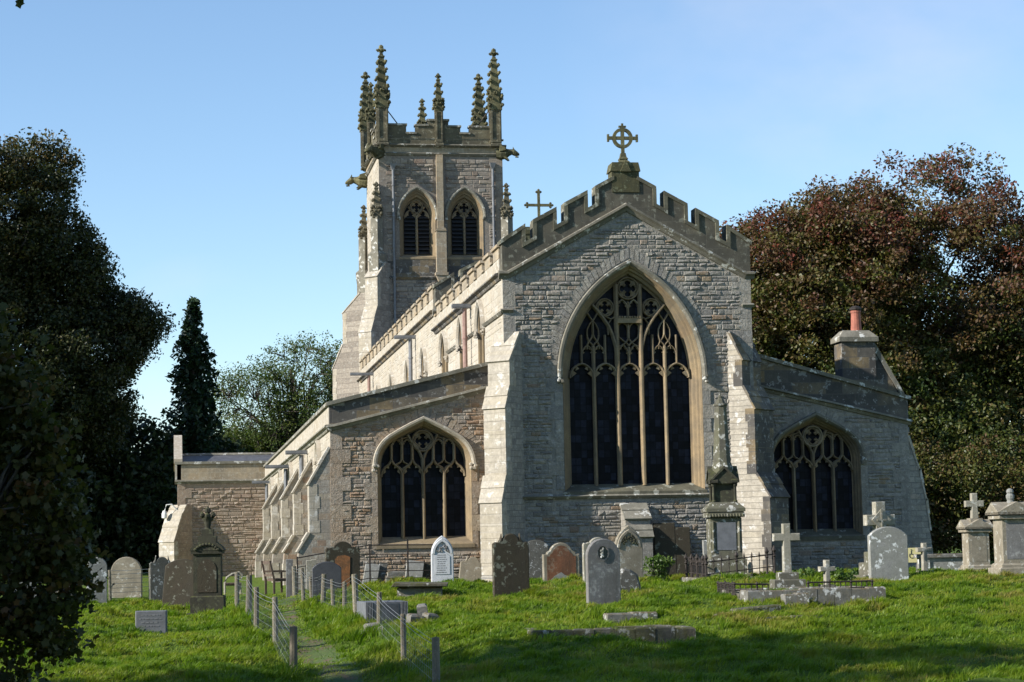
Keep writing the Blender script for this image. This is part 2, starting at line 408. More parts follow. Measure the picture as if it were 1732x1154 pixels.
M_['wood'] = stone_mat('weathered_post_wood', [(0, (0.136, 0.112, 0.084)), (1, (0.216, 0.188, 0.144))], streak=0.4, bump=0.4, lichen=((0.3, 0.33, 0.24), 0.25, 12), blot=((0.1, 0.1, 0.06), 0.4, 5))
M_['oak'] = simple_mat('dark_bench_wood', (0.09, 0.062, 0.045), 0.7, 0, 0.35, 7, 0.3)
M_['bark'] = stone_mat('tree_bark', [(0, (0.05, 0.042, 0.035)), (1, (0.11, 0.095, 0.08))], bump=0.8, bscale=9, lichen=None, blot=((0.03, 0.035, 0.02), 0.4, 2))
M_['sign'] = simple_mat('cream_sign_panel', (0.62, 0.55, 0.26), 0.5, 0, 0.06)
# gravestones
M_['g_brown'] = stone_mat('brown_gravestone', [(0, (0.037, 0.03, 0.022)), (1, (0.057, 0.046, 0.03))], bump=0.4, blot=((0.045, 0.04, 0.025), 0.7, 2.2), lichen=((0.24, 0.25, 0.2), 0.5, 5), streak=0.3)
M_['g_red'] = stone_mat('red_sandstone', [(0, (0.16, 0.068, 0.036)), (1, (0.216, 0.096, 0.052))], bump=0.4, blot=((0.09, 0.05, 0.03), 0.6, 2.2), lichen=((0.3, 0.27, 0.2), 0.3, 6), streak=0.35)
M_['g_orange'] = stone_mat('orange_flaking_stone', [(0, (0.27, 0.105, 0.04)), (1, (0.34, 0.15, 0.06))], bump=0.5, blot=((0.11, 0.065, 0.035), 0.75, 7), lichen=None)
M_['g_grey'] = stone_mat('grey_gravestone', [(0, (0.149, 0.146, 0.142)), (1, (0.194, 0.188, 0.182))], bump=0.35, blot=((0.12, 0.11, 0.1), 0.55, 1.8), lichen=((0.42, 0.42, 0.4), 0.3, 7), streak=0.45)
M_['g_pale'] = stone_mat('lichened_gravestone', [(0, (0.216, 0.216, 0.202)), (1, (0.266, 0.263, 0.245))], bump=0.45, blot=((0.2, 0.2, 0.165), 0.6, 3), lichen=((0.72, 0.73, 0.72), 0.85, 3.1))
M_['g_spot'] = stone_mat('spotted_dark_gravestone', [(0, (0.084, 0.081, 0.07)), (1, (0.119, 0.115, 0.101))], bump=0.5, blot=((0.06, 0.06, 0.05), 0.6, 3), lichen=((0.42, 0.43, 0.42), 0.7, 9))
M_['g_white'] = stone_mat('white_marble', [(0, (0.432, 0.439, 0.454)), (1, (0.475, 0.482, 0.497))], spread=(0.88, 1.1), bump=0.15, blot=((0.4, 0.41, 0.42), 0.4, 2.5), lichen=None, rough=0.6)
M_['g_cross'] = stone_mat('pale_cross_stone', [(0, (0.258, 0.241, 0.197)), (1, (0.306, 0.286, 0.235))], bump=0.3, blot=((0.19, 0.175, 0.12), 0.55, 2.4), lichen=((0.6, 0.6, 0.56), 0.4, 8), streak=0.3)
M_['g_buff'] = stone_mat('buff_monument_stone', [(0, (0.21, 0.185, 0.14)), (1, (0.273, 0.241, 0.185))], bump=0.35, blot=((0.16, 0.14, 0.1), 0.55, 2.0), lichen=((0.55, 0.55, 0.5), 0.45, 6), streak=0.2)
M_['g_moss'] = stone_mat('mossy_kerb_stone', [(0, (0.14, 0.135, 0.121)), (1, (0.195, 0.191, 0.177))], bump=0.6, bscale=12, blot=((0.12, 0.11, 0.08), 0.6, 4), lichen=((0.68, 0.68, 0.66), 0.7, 5), moss=((0.085, 0.06, 0.02), 0.9, 0.25))
M_['g_kerb'] = stone_mat('moss_covered_kerb_stone', [(0, (0.084, 0.079, 0.064)), (1, (0.124, 0.119, 0.099))], bump=0.7, bscale=12, blot=((0.05, 0.045, 0.025), 0.8, 4), lichen=((0.5, 0.5, 0.48), 0.6, 5), moss=((0.06, 0.062, 0.014), 0.95, 0.55))
M_['g_dmoss'] = stone_mat('mossy_dark_monument_stone', [(0, (0.028, 0.027, 0.021)), (1, (0.044, 0.041, 0.031))], bump=0.4, blot=((0.06, 0.06, 0.035), 0.6, 2.5), lichen=((0.12, 0.13, 0.075), 0.4, 6), streak=0.3, moss=((0.075, 0.08, 0.022), 0.8, 0.05))
M_['g_obel'] = stone_mat('obelisk_stone', [(0, (0.089, 0.084, 0.066)), (1, (0.125, 0.117, 0.091))], bump=0.3, blot=((0.11, 0.11, 0.06), 0.6, 2.0), lichen=((0.6, 0.6, 0.56), 0.55, 7), streak=0.25)
M_['g_slate'] = simple_mat('blue_grey_slate_stone', (0.115, 0.12, 0.13), 0.6, 0, 0.25, 5, 0.3)
M_['g_dslate'] = simple_mat('dark_slate_stone', (0.045, 0.047, 0.052), 0.5, 0, 0.3, 5, 0.3)
M_['g_letter'] = simple_mat('weathered_incised_lettering', (0.16, 0.16, 0.165), 0.9)

def leaf_mat(name, stops, trans=0.3):
    m, t, p = mat_base(name)
    at = N(t, "ShaderNodeAttribute", attribute_name="rnd")
    c = ramp(t, at.outputs['Fac'], stops)
    t.links.new(c, p.inputs['Base Color'])
    p.inputs['Roughness'].default_value = 0.5; p.inputs['Specular IOR Level'].default_value = 0.35
    tr = N(t, "ShaderNodeBsdfTranslucent"); t.links.new(mixc(t, 1.0, c, (1.0, 1.15, 0.5), 'MULTIPLY'), tr.inputs[0])
    ms = N(t, "ShaderNodeMixShader"); ms.inputs[0].default_value = trans
    t.links.new(p.outputs[0], ms.inputs[1]); t.links.new(tr.outputs[0], ms.inputs[2])
    t.links.new(ms.outputs[0], t.nodes["Material Output"].inputs[0])
    return m

# ------------------------------------------------------------------ terrain
def hash2(ix, iy, s):
    v = np.sin(ix*127.1+iy*311.7+s*74.7)*43758.5453
    return v-np.floor(v)
def vnoise(x, y, s=0):
    ix, iy = np.floor(x), np.floor(y); fx, fy = x-ix, y-iy
    fx = fx*fx*(3-2*fx); fy = fy*fy*(3-2*fy)
    return (hash2(ix, iy, s)*(1-fx)+hash2(ix+1, iy, s)*fx)*(1-fy)+(hash2(ix, iy+1, s)*(1-fx)+hash2(ix+1, iy+1, s)*fx)*fy
GY = [-400, 0, 20, 28, 31, 34, 38, 42, 46, 52, 58, 2000]
GZ = [-0.7, -0.65, -1.05, -1.1, -1.0, -0.8, -0.47, -0.25, -0.1, -0.02, 0.0, 0.0]
def gz(x, y):
    x = np.asarray(x, float); y = np.asarray(y, float)
    b = sum(np.interp(y+d, GY, GZ) for d in (-1.5, -.75, 0, .75, 1.5))/5
    s = np.clip((6-x)/4.5, 0, 1); s = s*s*(3-2*s)
    fade = np.interp(y, [20, 30, 52, 64, 120], [0.2, 1, 1, 0.5, 0.2])
    b = b-0.42*s*fade
    amp = np.interp(y, [0, 20, 56, 60], [0.5, 1, 1, 0.3])
    b = b+amp*((vnoise(x*.45, y*.45, 1)-.5)*.16+(vnoise(x*1.1, y*1.1, 2)-.5)*.24+(vnoise(x*2.6, y*2.6, 3)-.5)*.11)
    px_ = 2.65+0.25*np.sin(y*.25)
    tr = np.exp(-((x-px_)/.75)**2)*np.interp(y, [24, 30, 50, 58], [0, 1, 1, 0.2])
    return b-0.14*tr
def gh(x, y): return float(gz(x, y))
AT = []
def at_px(px, y):
    """ground point at depth y seen in photo column px (flat estimate of the row, good to a few pixels)"""
    d = fw + CR*((px-CX)/FPX) - CU*((1010-CY)/FPX)
    x = d[0]/d[1]*y
    AT.append((x, y))
    return (x, y, gh(x, y))

# ------------------------------------------------------------------ ground, path
def make_ground_mat():
    m, t, p = mat_base('churchyard_turf')
    tc = N(t, "ShaderNodeTexCoord"); P = tc.outputs['Object']
    n = noise(t, P, 0.6, 5, 0.6); n2 = noise(t, P, 5, 5, 0.7)
    c = ramp(t, n, [(0.3, (0.06, 0.10, 0.014)), (0.5, (0.085, 0.13, 0.018)), (0.7, (0.11, 0.13, 0.028))])
    c = mixc(t, 1.0, c, ramp(t, n2, [(0.3, 0.6), (0.7, 1.3)]), 'MULTIPLY')
    t.links.new(c, p.inputs['Base Color']); p.inputs['Roughness'].default_value = 0.95; p.inputs['Specular IOR Level'].default_value = 0.1
    b = N(t, "ShaderNodeBump", Strength=0.8, Distance=0.06); t.links.new(noise(t, P, 14, 5), b.inputs['Height']); t.links.new(b.outputs[0], p.inputs['Normal'])
    return m
def axis(lo, hi, a, b, fine, coarse):
    m1 = list(np.arange(a, b, fine)); q = [b]; st = fine
    while q[-1] < hi: st = min(st*1.35, coarse); q.append(q[-1]+st)
    l = [a]; st = fine
    while l[-1] > lo: st = min(st*1.35, coarse); l.append(l[-1]-st)
    return np.array(l[::-1][:-1]+m1+q)
gx = axis(-900, 900, -8, 34, 0.16, 80); gy = axis(-300, 1500, 26, 62, 0.16, 80)
GX, GYY = np.meshgrid(gx, gy)
GV = np.stack([GX, GYY, gz(GX, GYY)], -1).reshape(-1, 3)
nx, ny = len(gx), len(gy)
ii = (np.arange(ny-1)[:, None]*nx+np.arange(nx-1)[None, :]).ravel()
GF = np.stack([ii, ii+1, ii+nx+1, ii+nx], -1)
ground = npmesh("ground", GV, GF.ravel(), np.full(len(GF), 4), np.zeros(len(GF)), make_ground_mat())
ground.data.polygons.foreach_set("use_smooth", [True]*len(GF))
tag(ground, "green grassy churchyard turf sloping down towards the viewer", "ground", kind="structure")
def path_c(y): return 2.65+0.25*math.sin(y*.25)
pm = MB()
ys = np.arange(20, 58, 0.4); cols = [-1, -.6, -.2, .2, .6, 1]
vs = []
for y in ys:
    hw = 0.22+0.22*float(vnoise(np.array(y*.9), np.array(3.3), 5)) + (0.12 if y < 40 else 0)
    for k in cols:
        x = path_c(y)+k*hw+0.12*(float(vnoise(np.array(y*2.1), np.array(k*1.0), 9))-.5)
        vs.append((x, y, gh(x, y)+0.012-(0.03 if abs(k) == 1 else 0)))
nc = len(cols)
pm.add(vs, [(i*nc+j, i*nc+j+1, (i+1)*nc+j+1, (i+1)*nc+j) for i in range(len(ys)-1) for j in range(nc-1)])
def path_mat():
    m, t, p = mat_base('trodden_earth')
    tc = N(t, "ShaderNodeTexCoord"); P = tc.outputs['Object']
    n = noise(t, P, 1.6, 6, 0.7)
    c = ramp(t, n, [(0.48, (0.06, 0.095, 0.018)), (0.57, (0.095, 0.075, 0.034)), (0.72, (0.16, 0.11, 0.066))])
    t.links.new(c, p.inputs['Base Color']); p.inputs['Roughness'].default_value = 0.95
    b = N(t, "ShaderNodeBump", Strength=0.7, Distance=0.04); t.links.new(noise(t, P, 12, 6), b.inputs['Height']); t.links.new(b.outputs[0], p.inputs['Normal'])
    return m
tag(pm.build("path", path_mat(), smooth=True), "narrow trodden earth path climbing between two wire fences", "path", kind="structure")

# ------------------------------------------------------------------ masonry
def inpoly(px, pz, poly):
    px, pz = np.asarray(px), np.asarray(pz)
    ins = np.zeros(px.shape, bool); n = len(poly)
    for i in range(n):
        x1, z1 = poly[i]; x2, z2 = poly[(i+1) % n]
        c = ((z1 > pz) != (z2 > pz))
        with np.errstate(divide='ignore', invalid='ignore'):
            xi = (x2-x1)*(pz-z1)/((z2-z1) if z2 != z1 else 1e-9)+x1
        ins ^= c & (px < xi)
    return ins
def wall_face(mb, outer, holes, b=0.0):
    loops = [outer]+holes
    pts = [p for l in loops for p in l]
    t = tessellate_polygon([[Vector((a, c, 0)) for a, c in l] for l in loops])
    mb.add([(a, b, c) for a, c in pts], [tuple(q) for q in t], 0.3)
def rubble(mb, outer, holes, ch=(0.10, 0.20), ln=(0.16, 0.5), relief=(0.006, 0.032), gap=0.006, zbreak=None):
    """coursed rubble: every stone a block of its own standing proud of the mortar"""
    a0 = min(p[0] for p in outer); a1 = max(p[0] for p in outer); z0 = min(p[1] for p in outer); z1 = max(p[1] for p in outer)
    z = z0
    xs = np.arange(a0, a1, 0.02)
    while z < z1-0.05:
        h = random.uniform(*ch)
        ok = np.ones(len(xs), bool)
        for zz in (z+0.005, z+h/2, z+h-0.005):
            zc = np.full(len(xs), zz)
            o = inpoly(xs, zc, outer)
            for hl in holes: o &= ~inpoly(xs, zc, hl)
            ok &= o
        i = 0; n = len(xs)
        while i < n:
            if not ok[i]: i += 1; continue
            j = i
            while j < n and ok[j]: j += 1
            s0, s1 = xs[i], xs[j-1]+0.02
            x = s0
            while x < s1-0.04:
                L = random.uniform(*ln)*(0.7+h*2.5)
                if random.random() < 0.16: L *= 0.5
                if s1-(x+L) < 0.12: L = s1-x
                parts = [(z, z+h)]
                if h > 0.15 and random.random() < 0.22:
                    zm = z+h*random.uniform(.4, .6); parts = [(z, zm), (zm, z+h)]
                for za, zb in parts:
                    rel = random.uniform(*relief); ja = lambda s=0.007: random.uniform(-s, s)
                    g = gap
                    xa, xb, z_a, z_b = x+g, x+L-g, za+g, zb-g
                    if xb-xa < 0.03: continue
                    oc = [(xa+ja(), z_a+ja()), (xb+ja(), z_a+ja()), (xb+ja(), z_b+ja()), (xa+ja(), z_b+ja())]
                    ins = min(0.024, (z_b-z_a)*.28)
                    ic = [(oc[0][0]+ins, oc[0][1]+ins), (oc[1][0]-ins, oc[1][1]+ins), (oc[2][0]-ins, oc[2][1]-ins), (oc[3][0]+ins, oc[3][1]-ins)]
                    tl = [random.uniform(-.4, .4)*rel for _ in range(4)]
                    cxp = (xa+xb)/2+ja(.04); czp = (z_a+z_b)/2+ja(.02)
                    vs = [(a, 0.0, c) for a, c in oc]+[(a, -rel+tl[k], c) for k, (a, c) in enumerate(ic)]+[(cxp, -rel*random.uniform(.9, 1.7), czp)]
                    mb.add(vs, [(0, 1, 5, 4), (1, 2, 6, 5), (2, 3, 7, 6), (3, 0, 4, 7), (4, 5, 8), (5, 6, 8), (6, 7, 8), (7, 4, 8)])
                x += L
            i = j
        z += h
def arc(cx, cz, r, a0, a1, n):
    return [(cx+r*math.cos(a0+(a1-a0)*i/n), cz+r*math.sin(a0+(a1-a0)*i/n)) for i in range(n+1)]
def two_c(W, H, n=14):
    """right-to-left half profile of a two-centred arch from (-W,0) up to (0,H)"""
    Rr = (W*W+H*H)/(2*W)
    a1 = math.atan2(H, -(Rr-W))
    return [((Rr-W)+Rr*math.cos(math.pi+(a1-math.pi)*i/n), Rr*math.sin(math.pi+(a1-math.pi)*i/n)) for i in range(n+1)]
def tudor(W, H, n=14):
    r_ = 0.62*min(W, H); cx = -(W-r_)
    best = None
    for k in range(10, 90):
        al = math.pi-R(k); px_, pz_ = cx+r_*math.cos(al), r_*math.sin(al)
        tx, tz = math.sin(math.pi-al), -math.cos(al)
        tx, tz = math.sin(R(k)), math.cos(R(k))
        d = abs((0-px_)*tz-(H-pz_)*tx)
        if best is None or d < best[0]: best = (d, k)
    k = best[1]; m = n*2//3
    pts = [(cx-r_*math.cos(R(k)*i/m), r_*math.sin(R(k)*i/m)) for i in range(m+1)]
    p = pts[-1]
    pts += [(p[0]*(1-i/(n-m)), p[1]+(H-p[1])*i/(n-m)) for i in range(1, n-m+1)]
    t2 = two_c(W, H, n)
    return [(a*.72+c*.28, b*.72+d*.28) for (a, b), (c, d) in zip(pts, t2)]
def arch(xc, W, zs, H, sill=None, kind='two', n=14):
    half = two_c(W, H, n) if kind == 'two' else tudor(W, H, n)
    pts = [(xc+a, zs+b) for a, b in half]+[(xc-a, zs+b) for a, b in half[-2::-1]]
    if sill is not None: pts = [(xc-W, sill)]+pts+[(xc+W, sill)]
    return pts
def half_at(pts, z, side):
    """a where the arch outline crosses height z"""
    best = None
    for (a0, c0), (a1, c1) in zip(pts[:-1], pts[1:]):
        if (c0-z)*(c1-z) <= 0 and c0 != c1:
            a = a0+(a1-a0)*(z-c0)/(c1-c0)
            if best is None or (side < 0 and a < best) or (side > 0 and a > best): best = a
    return best
def top_at(pts, a):
    best = None
    for (a0, c0), (a1, c1) in zip(pts[:-1], pts[1:]):
        if (a0-a)*(a1-a) <= 0 and a0 != a1:
            c = c0+(c1-c0)*(a-a0)/(a1-a0)
            if best is None or c > best: best = c
    return best

def fr_y(y0):   # wall facing the viewer (normal -y): a = x, b = depth
    return lambda a, b, c: (a, y0+b, c)
def fr_x(x0):   # wall facing left (normal -x): a = y
    return lambda a, b, c: (x0+b, a, c)

CH = empty("church", (13.0, 58.0, 0.0), "old grey stone church with battlemented gable, side aisles and a pinnacled west tower", "church")

def head(mb, a, zs, wd, H, bw, b0, d, cusp=True):
    """a small pointed light head with cusps"""
    o = arch(a, wd/2, zs, H, None, 'two', 6)
    mb.bar(o, bw, b0, d)
    if cusp:
        for s in (-1, 1):
            x1 = a+s*wd*0.43; z1 = zs+H*0.28
            mb.prism([(x1, z1-wd*.14), (x1-s*wd*.20, z1+wd*.03), (x1-s*wd*.02, z1+wd*.16)], b0+d*.3, b0+d*.6)
            x1 = a+s*wd*0.24; z1 = zs+H*0.72
            mb.prism([(x1+s*wd*.02, z1-wd*.12), (x1-s*wd*.13, z1-wd*.05), (x1-s*wd*.0, z1+wd*.1)], b0+d*.3, b0+d*.6)
def quatre(mb, a, c, r, bw, b0, d, rot=0):
    mb.bar([(a+r*math.cos(t*math.pi/12), c+r*math.sin(t*math.pi/12)) for t in range(24)], bw, b0, d, True)
    lr = r*0.40; off = r*0.42
    for k in range(4):
        t = rot+k*math.pi/2
        cx_, cz_ = a+off*math.cos(t), c+off*math.sin(t)
        mb.bar(arc(cx_, cz_, lr, t-math.pi*.72, t+math.pi*.72, 9), bw*0.75, b0+d*.25, d*.5)
        t2 = t+math.pi/4     # spandrel fill between the lobes
        q = r*0.80
        mb.prism([(a+q*math.cos(t2-.42), c+q*math.sin(t2-.42)), (a+r*.98*math.cos(t2), c+r*.98*math.sin(t2)), (a+q*math.cos(t2+.42), c+q*math.sin(t2+.42)), (a+r*.40*math.cos(t2), c+r*.40*math.sin(t2))], b0+d*.35, b0+d*.6)

def window_frame(frame, parent, xc, W, zs, H, sill, Wi, Hi, kind, depth, hood, mats, name="window", label=None):
    """deep moulded reveal, hood mould, sill and glass; returns (window object, inner outline)"""
    o_out = arch(xc, W, zs, H, sill, kind, 16)
    o_in = arch(xc, Wi, zs, Hi, sill+0.18, kind, 16)
    fr = MB(frame)
    # the reveal: loft between outer and inner outlines with steps
    k_ = len(o_out); steps = [(0.0, -0.02), (0.18, 0.02), (0.22, 0.10), (0.42, 0.13), (0.48, 0.22), (0.72, 0.27), (0.8, depth-0.02), (1.0, depth)]
    rows = []
    for t_, b in steps:
        rows.append([(p[0]+(q[0]-p[0])*t_, b, p[1]+(q[1]-p[1])*t_) for p, q in zip(o_out, o_in)])
    for i in range(k_-1):
        rn = 0.15+0.7*((i//2*37 % 11)/10.0)
        vs, fs = [], []
        for j in range(len(rows)): vs += [rows[j][i], rows[j][i+1]]
        for j in range(len(rows)-1): fs.append((2*j, 2*j+1, 2*j+3, 2*j+2))
        fr.add(vs, fs, rn)
    # sill slope
    sl_ = MB(frame)
    sl_.add([(xc-W-.06, -0.05, sill-.14), (xc+W+.06, -0.05, sill-.14), (xc+W+.06, -0.05, sill-.03), (xc-W-.06, -0.05, sill-.03), (xc+W, depth+.02, sill+.2), (xc-W, depth+.02, sill+.2)], [(0, 1, 2, 3), (3, 2, 4, 5)], 0.4)
    wobj = fr.build(name, mats[0], parent)
    if label: wobj["label"] = label
    sl_.build("sill", mats[2] if len(mats) > 2 else mats[0], wobj)
    g = MB(frame)
    gp = arch(xc, Wi+.03, zs, Hi+.03, sill+0.1, kind, 16)
    tt = tessellate_polygon([[Vector((a, c, 0)) for a, c in gp]])
    g.add([(a, depth+.07, c) for a, c in gp], [tuple(q) for q in tt], 0.5)
    g.build("glass", M_['glass'], wobj)
    if hood:
        hm = MB(frame)
        ho = arch(xc, W+hood*.5+0.01, zs-0.02, H+hood*.5+.02, None, kind, 16)
        hm.sweep(ho, [(-hood/2, 0.0), (-hood/2, -0.06), (0.0, -0.13), (hood/2, -0.13), (hood/2+.02, -0.02), (hood/2+.02, 0.03)])
        for s in (-1, 1):   # carved stops
            cx_ = xc+s*(W+hood*.5); cz_ = zs-.08
            for _ in range(7):
                hm.lathe((cx_+random.uniform(-.07, .07), -0.07+random.uniform(-.04, .04), cz_+random.uniform(-.1, .08)), [(0.02, -.05), (.06, -.02), (.055, .03), (.02, .055)], 6)
        hm.build("hood_mould", mats[1], wobj)
    return wobj, o_in

def voussoirs(mb, xc, W, zs, H, kind, wd, n=40):
    a_ = arch(xc, W, zs, H, None, kind, n//2); b_ = arch(xc, W+wd, zs, H+wd*1.12, None, kind, n//2)
    for i in range(len(a_)-1):
        rel = random.uniform(.008, .024); g = 0.07
        def L(p, q, t): return (p[0]+(q[0]-p[0])*t, p[1]+(q[1]-p[1])*t)
        q = [L(a_[i], a_[i+1], g), L(a_[i], a_[i+1], 1-g), L(b_[i], b_[i+1], 1-g), L(b_[i], b_[i+1], g)]
        mb.add([(p[0], 0.0, p[1]) for p in q]+[(p[0], -rel, p[1]) for p in q], [(4, 5, 6, 7), (0, 1, 5, 4), (1, 2, 6, 5), (2, 3, 7, 6), (3, 0, 4, 7)], random.uniform(.1, .8))

# ---------------- chancel east wall
XL, XR, YE = 9.37, 16.73, 58.0
XC = (XL+XR)/2
EZ, AZ = 8.85, 10.83
WX = 13.12
gable = [(XL, -0.8), (XR, -0.8), (XR, EZ), (XC, AZ), (XL, EZ)]
F = fr_y(YE)
hole = arch(WX, 2.06, 5.85, 3.25, 2.5, 'two', 16)
cw = MB(F)
wall_face(cw, gable, [hole])
rubble(cw, [(XL+.3, -.6), (XR-.3, -.6), (XR-.3, EZ-.1), (XC, AZ-.25), (XL+.3, EZ-.1)],
       [arch(WX, 2.42, 5.85, 3.78, 2.3, 'two', 16)], ch=(0.075, 0.18), ln=(0.13, 0.42), relief=(0.005, 0.036), gap=0.006)
voussoirs(cw, WX, 2.24, 5.85, 3.46, 'two', 0.28, 56)
for z in np.arange(2.6, 5.8, 0.40):          # ashlar jambs
    for s in (-1, 1):
        wq = 0.22+0.22*((int(z*2.5)) % 2)
        x0, x1 = sorted((WX+s*2.07, WX+s*(2.08+wq)))
        cw.box(x0, x1, -0.028, 0.02, z+.004, z+.396, random.uniform(.3, .9))
for z in np.arange(-.4, 8.75, 0.36):         # corner quoins
    for s, x in ((1, XL-.005), (-1, XR+.005)):
        wq = 0.36+0.22*((int(z/.36+9)) % 2)
        x0, x1 = sorted((x, x+s*wq))
        cw.box(x0, x1, -0.03, 0.04, z+.004, z+.356, random.uniform(.2, .8))
# stone patches at the foot (larger, smoother blocks below the string course)
wall_o = cw.build("chancel_wall", M_['grey'], CH)
ew, inn = window_frame(F, CH, WX, 2.06, 5.85, 3.25, 2.55, 1.78, 2.93, 'two', 0.42, 0.13, (M_['trac'], M_['cope'], M_['dcope']), "window", "great five-light east window with flowing tracery")
tr = MB(F)
B0 = 0.28; D0 = 0.16
PT = 0.708
def Z(cy): return 5.87+(1070-cy)*.0032
def Xc(cx): return WX+(cx-668)*.0032
for k in (-1.5, 1.5):
    tr.bar([(WX+k*PT, 2.7), (WX+k*PT, Z(800))], 0.105, B0, D0)
for k in (-.5, .5):
    tr.bar([(WX+k*PT, 2.7), (WX+k*PT, top_at(inn, WX+k*PT))], 0.135, B0-.03, D0+.03)
for k in (-2, -1, 0, 1, 2):
    head(tr, WX+k*PT, 5.83, PT, 0.42, 0.07, B0+.02, D0)
# super-mullions standing on the light heads
for s in (-1, 1):
    for k in (2, 1):
        a = WX+s*k*PT
        zt = min(Z(690), top_at(inn, a)) if k == 2 else Z(690)
        tr.bar([(a, 6.24), (a, zt)], 0.07, B0+.03, D0-.02)
    a = WX+s*1.5*PT
    tr.bar([(a, 6.0), (a, Z(790))], 0.085, B0+.01, D0)
    # cusped heads of the lower panel and ogee reticulation above
    for k in (1.25, 1.75):
        head(tr, WX+s*k*PT, Z(880), PT*.5, 0.30, 0.05, B0+.04, D0-.03)
    for q in (-1, 1):
        tr.bar([(a, Z(790)), (a+q*.05, Z(770)), (a+q*.13, Z(745)), (a+q*.165, Z(715)), (a+q*.175, Z(690))], 0.05, B0+.04, D0-.03)
        tr.bar([(a, Z(680)), (a+q*.04, Z(715)), (a+q*.13, Z(752)), (a+q*.17, Z(780)), (a+q*.177, Z(820))], 0.05, B0+.04, D0-.03)
        tr.bar([(a, Z(560)), (a+q*.06, Z(535)), (a+q*.13, Z(500)), (a+q*.16, Z(465) if q*s < 0 else Z(495))], 0.05, B0+.04, D0-.03)
    tr.bar([(a, Z(690)), (a, Z(555))], 0.065, B0+.03, D0-.02)
    for q in (-1, 1):
        tr.bar([(a+q*.175, Z(690)), (a+q*.165, Z(640)), (a+q*.09, Z(590)), (a, Z(560))], 0.04, B0+.05, D0-.05)
    # the big curved rib
    rib = [(WX+s*(.5*PT+.005), Z(880)), (WX+s*(.5*PT+.035), Z(800)), (WX+s*(.5*PT+.115), Z(700)), (WX+s*(.5*PT+.24), Z(610)), (WX+s*(.5*PT+.41), Z(530)), (WX+s*(.5*PT+.62), Z(450)), (WX+s*(.5*PT+.72), Z(415))]
    tr.bar(rib, 0.095, B0-.02, D0+.01)
    quatre(tr, WX+s*.695, Z(440), 0.255, 0.055, B0+.02, D0-.02)
    tr.bar([(WX+s*.50, Z(545)), (WX+s*.62, Z(600)), (WX+s*.60, Z(690))], 0.04, B0+.05, D0-.05)
    tr.bar([(WX+s*(.5*PT), Z(520)), (WX+s*.52, Z(545)), (WX+s*.66, Z(525))], 0.05, B0+.04, D0-.04)
    head(tr, WX+s*.18, Z(640), PT*.44, .2, 0.04, B0+.05, D0-.05, False)
    head(tr, WX+s*.175, Z(450), PT*.46, 0.26, 0.05, B0+.04, D0-.03)
    head(tr, WX+s*.175, Z(890), PT*.48, 0.34, 0.05, B0+.04, D0-.03)
    for q in (0,):
        tr.bar([(WX, Z(720)), (WX+s*.05, Z(745)), (WX+s*.14, Z(775)), (WX+s*.31, Z(800))], 0.05, B0+.04, D0-.03)
        tr.bar([(WX, Z(790)), (WX+s*.06, Z(765)), (WX+s*.16, Z(745)), (WX+s*.29, Z(710)), (WX+s*.33, Z(660))], 0.05, B0+.04, D0-.03)
tr.bar([(WX, 6.24), (WX, Z(800))], 0.075, B0+.03, D0-.02)
tr.bar([(WX, Z(720)), (WX, Z(590))], 0.075, B0+.03, D0-.02)
tr.bar([(WX, Z(520)), (WX, Z(385))], 0.075, B0+.03, D0-.02)
quatre(tr, WX, Z(265), 0.315, 0.06, B0+.01, D0-.01)
tr.box(WX-.36, WX+.36, B0-.06, B0+.12, Z(585), Z(540))
for i in range(9):
    x = WX-.30+i*.075
    tr.box(x, x+.04, B0-.075, B0+.1, Z(540), Z(522))
tr.build("tracery", M_['trac'], ew)
# string course under the window
st = MB(F)
st.sweep([(XL+.45, 2.38), (XR-.75, 2.38)], [(-.07, 0.03), (-.05, -.06), (.02, -.13), (.07, -.03), (.09, .03)])
st.build("string_course", M_['cope'], CH)
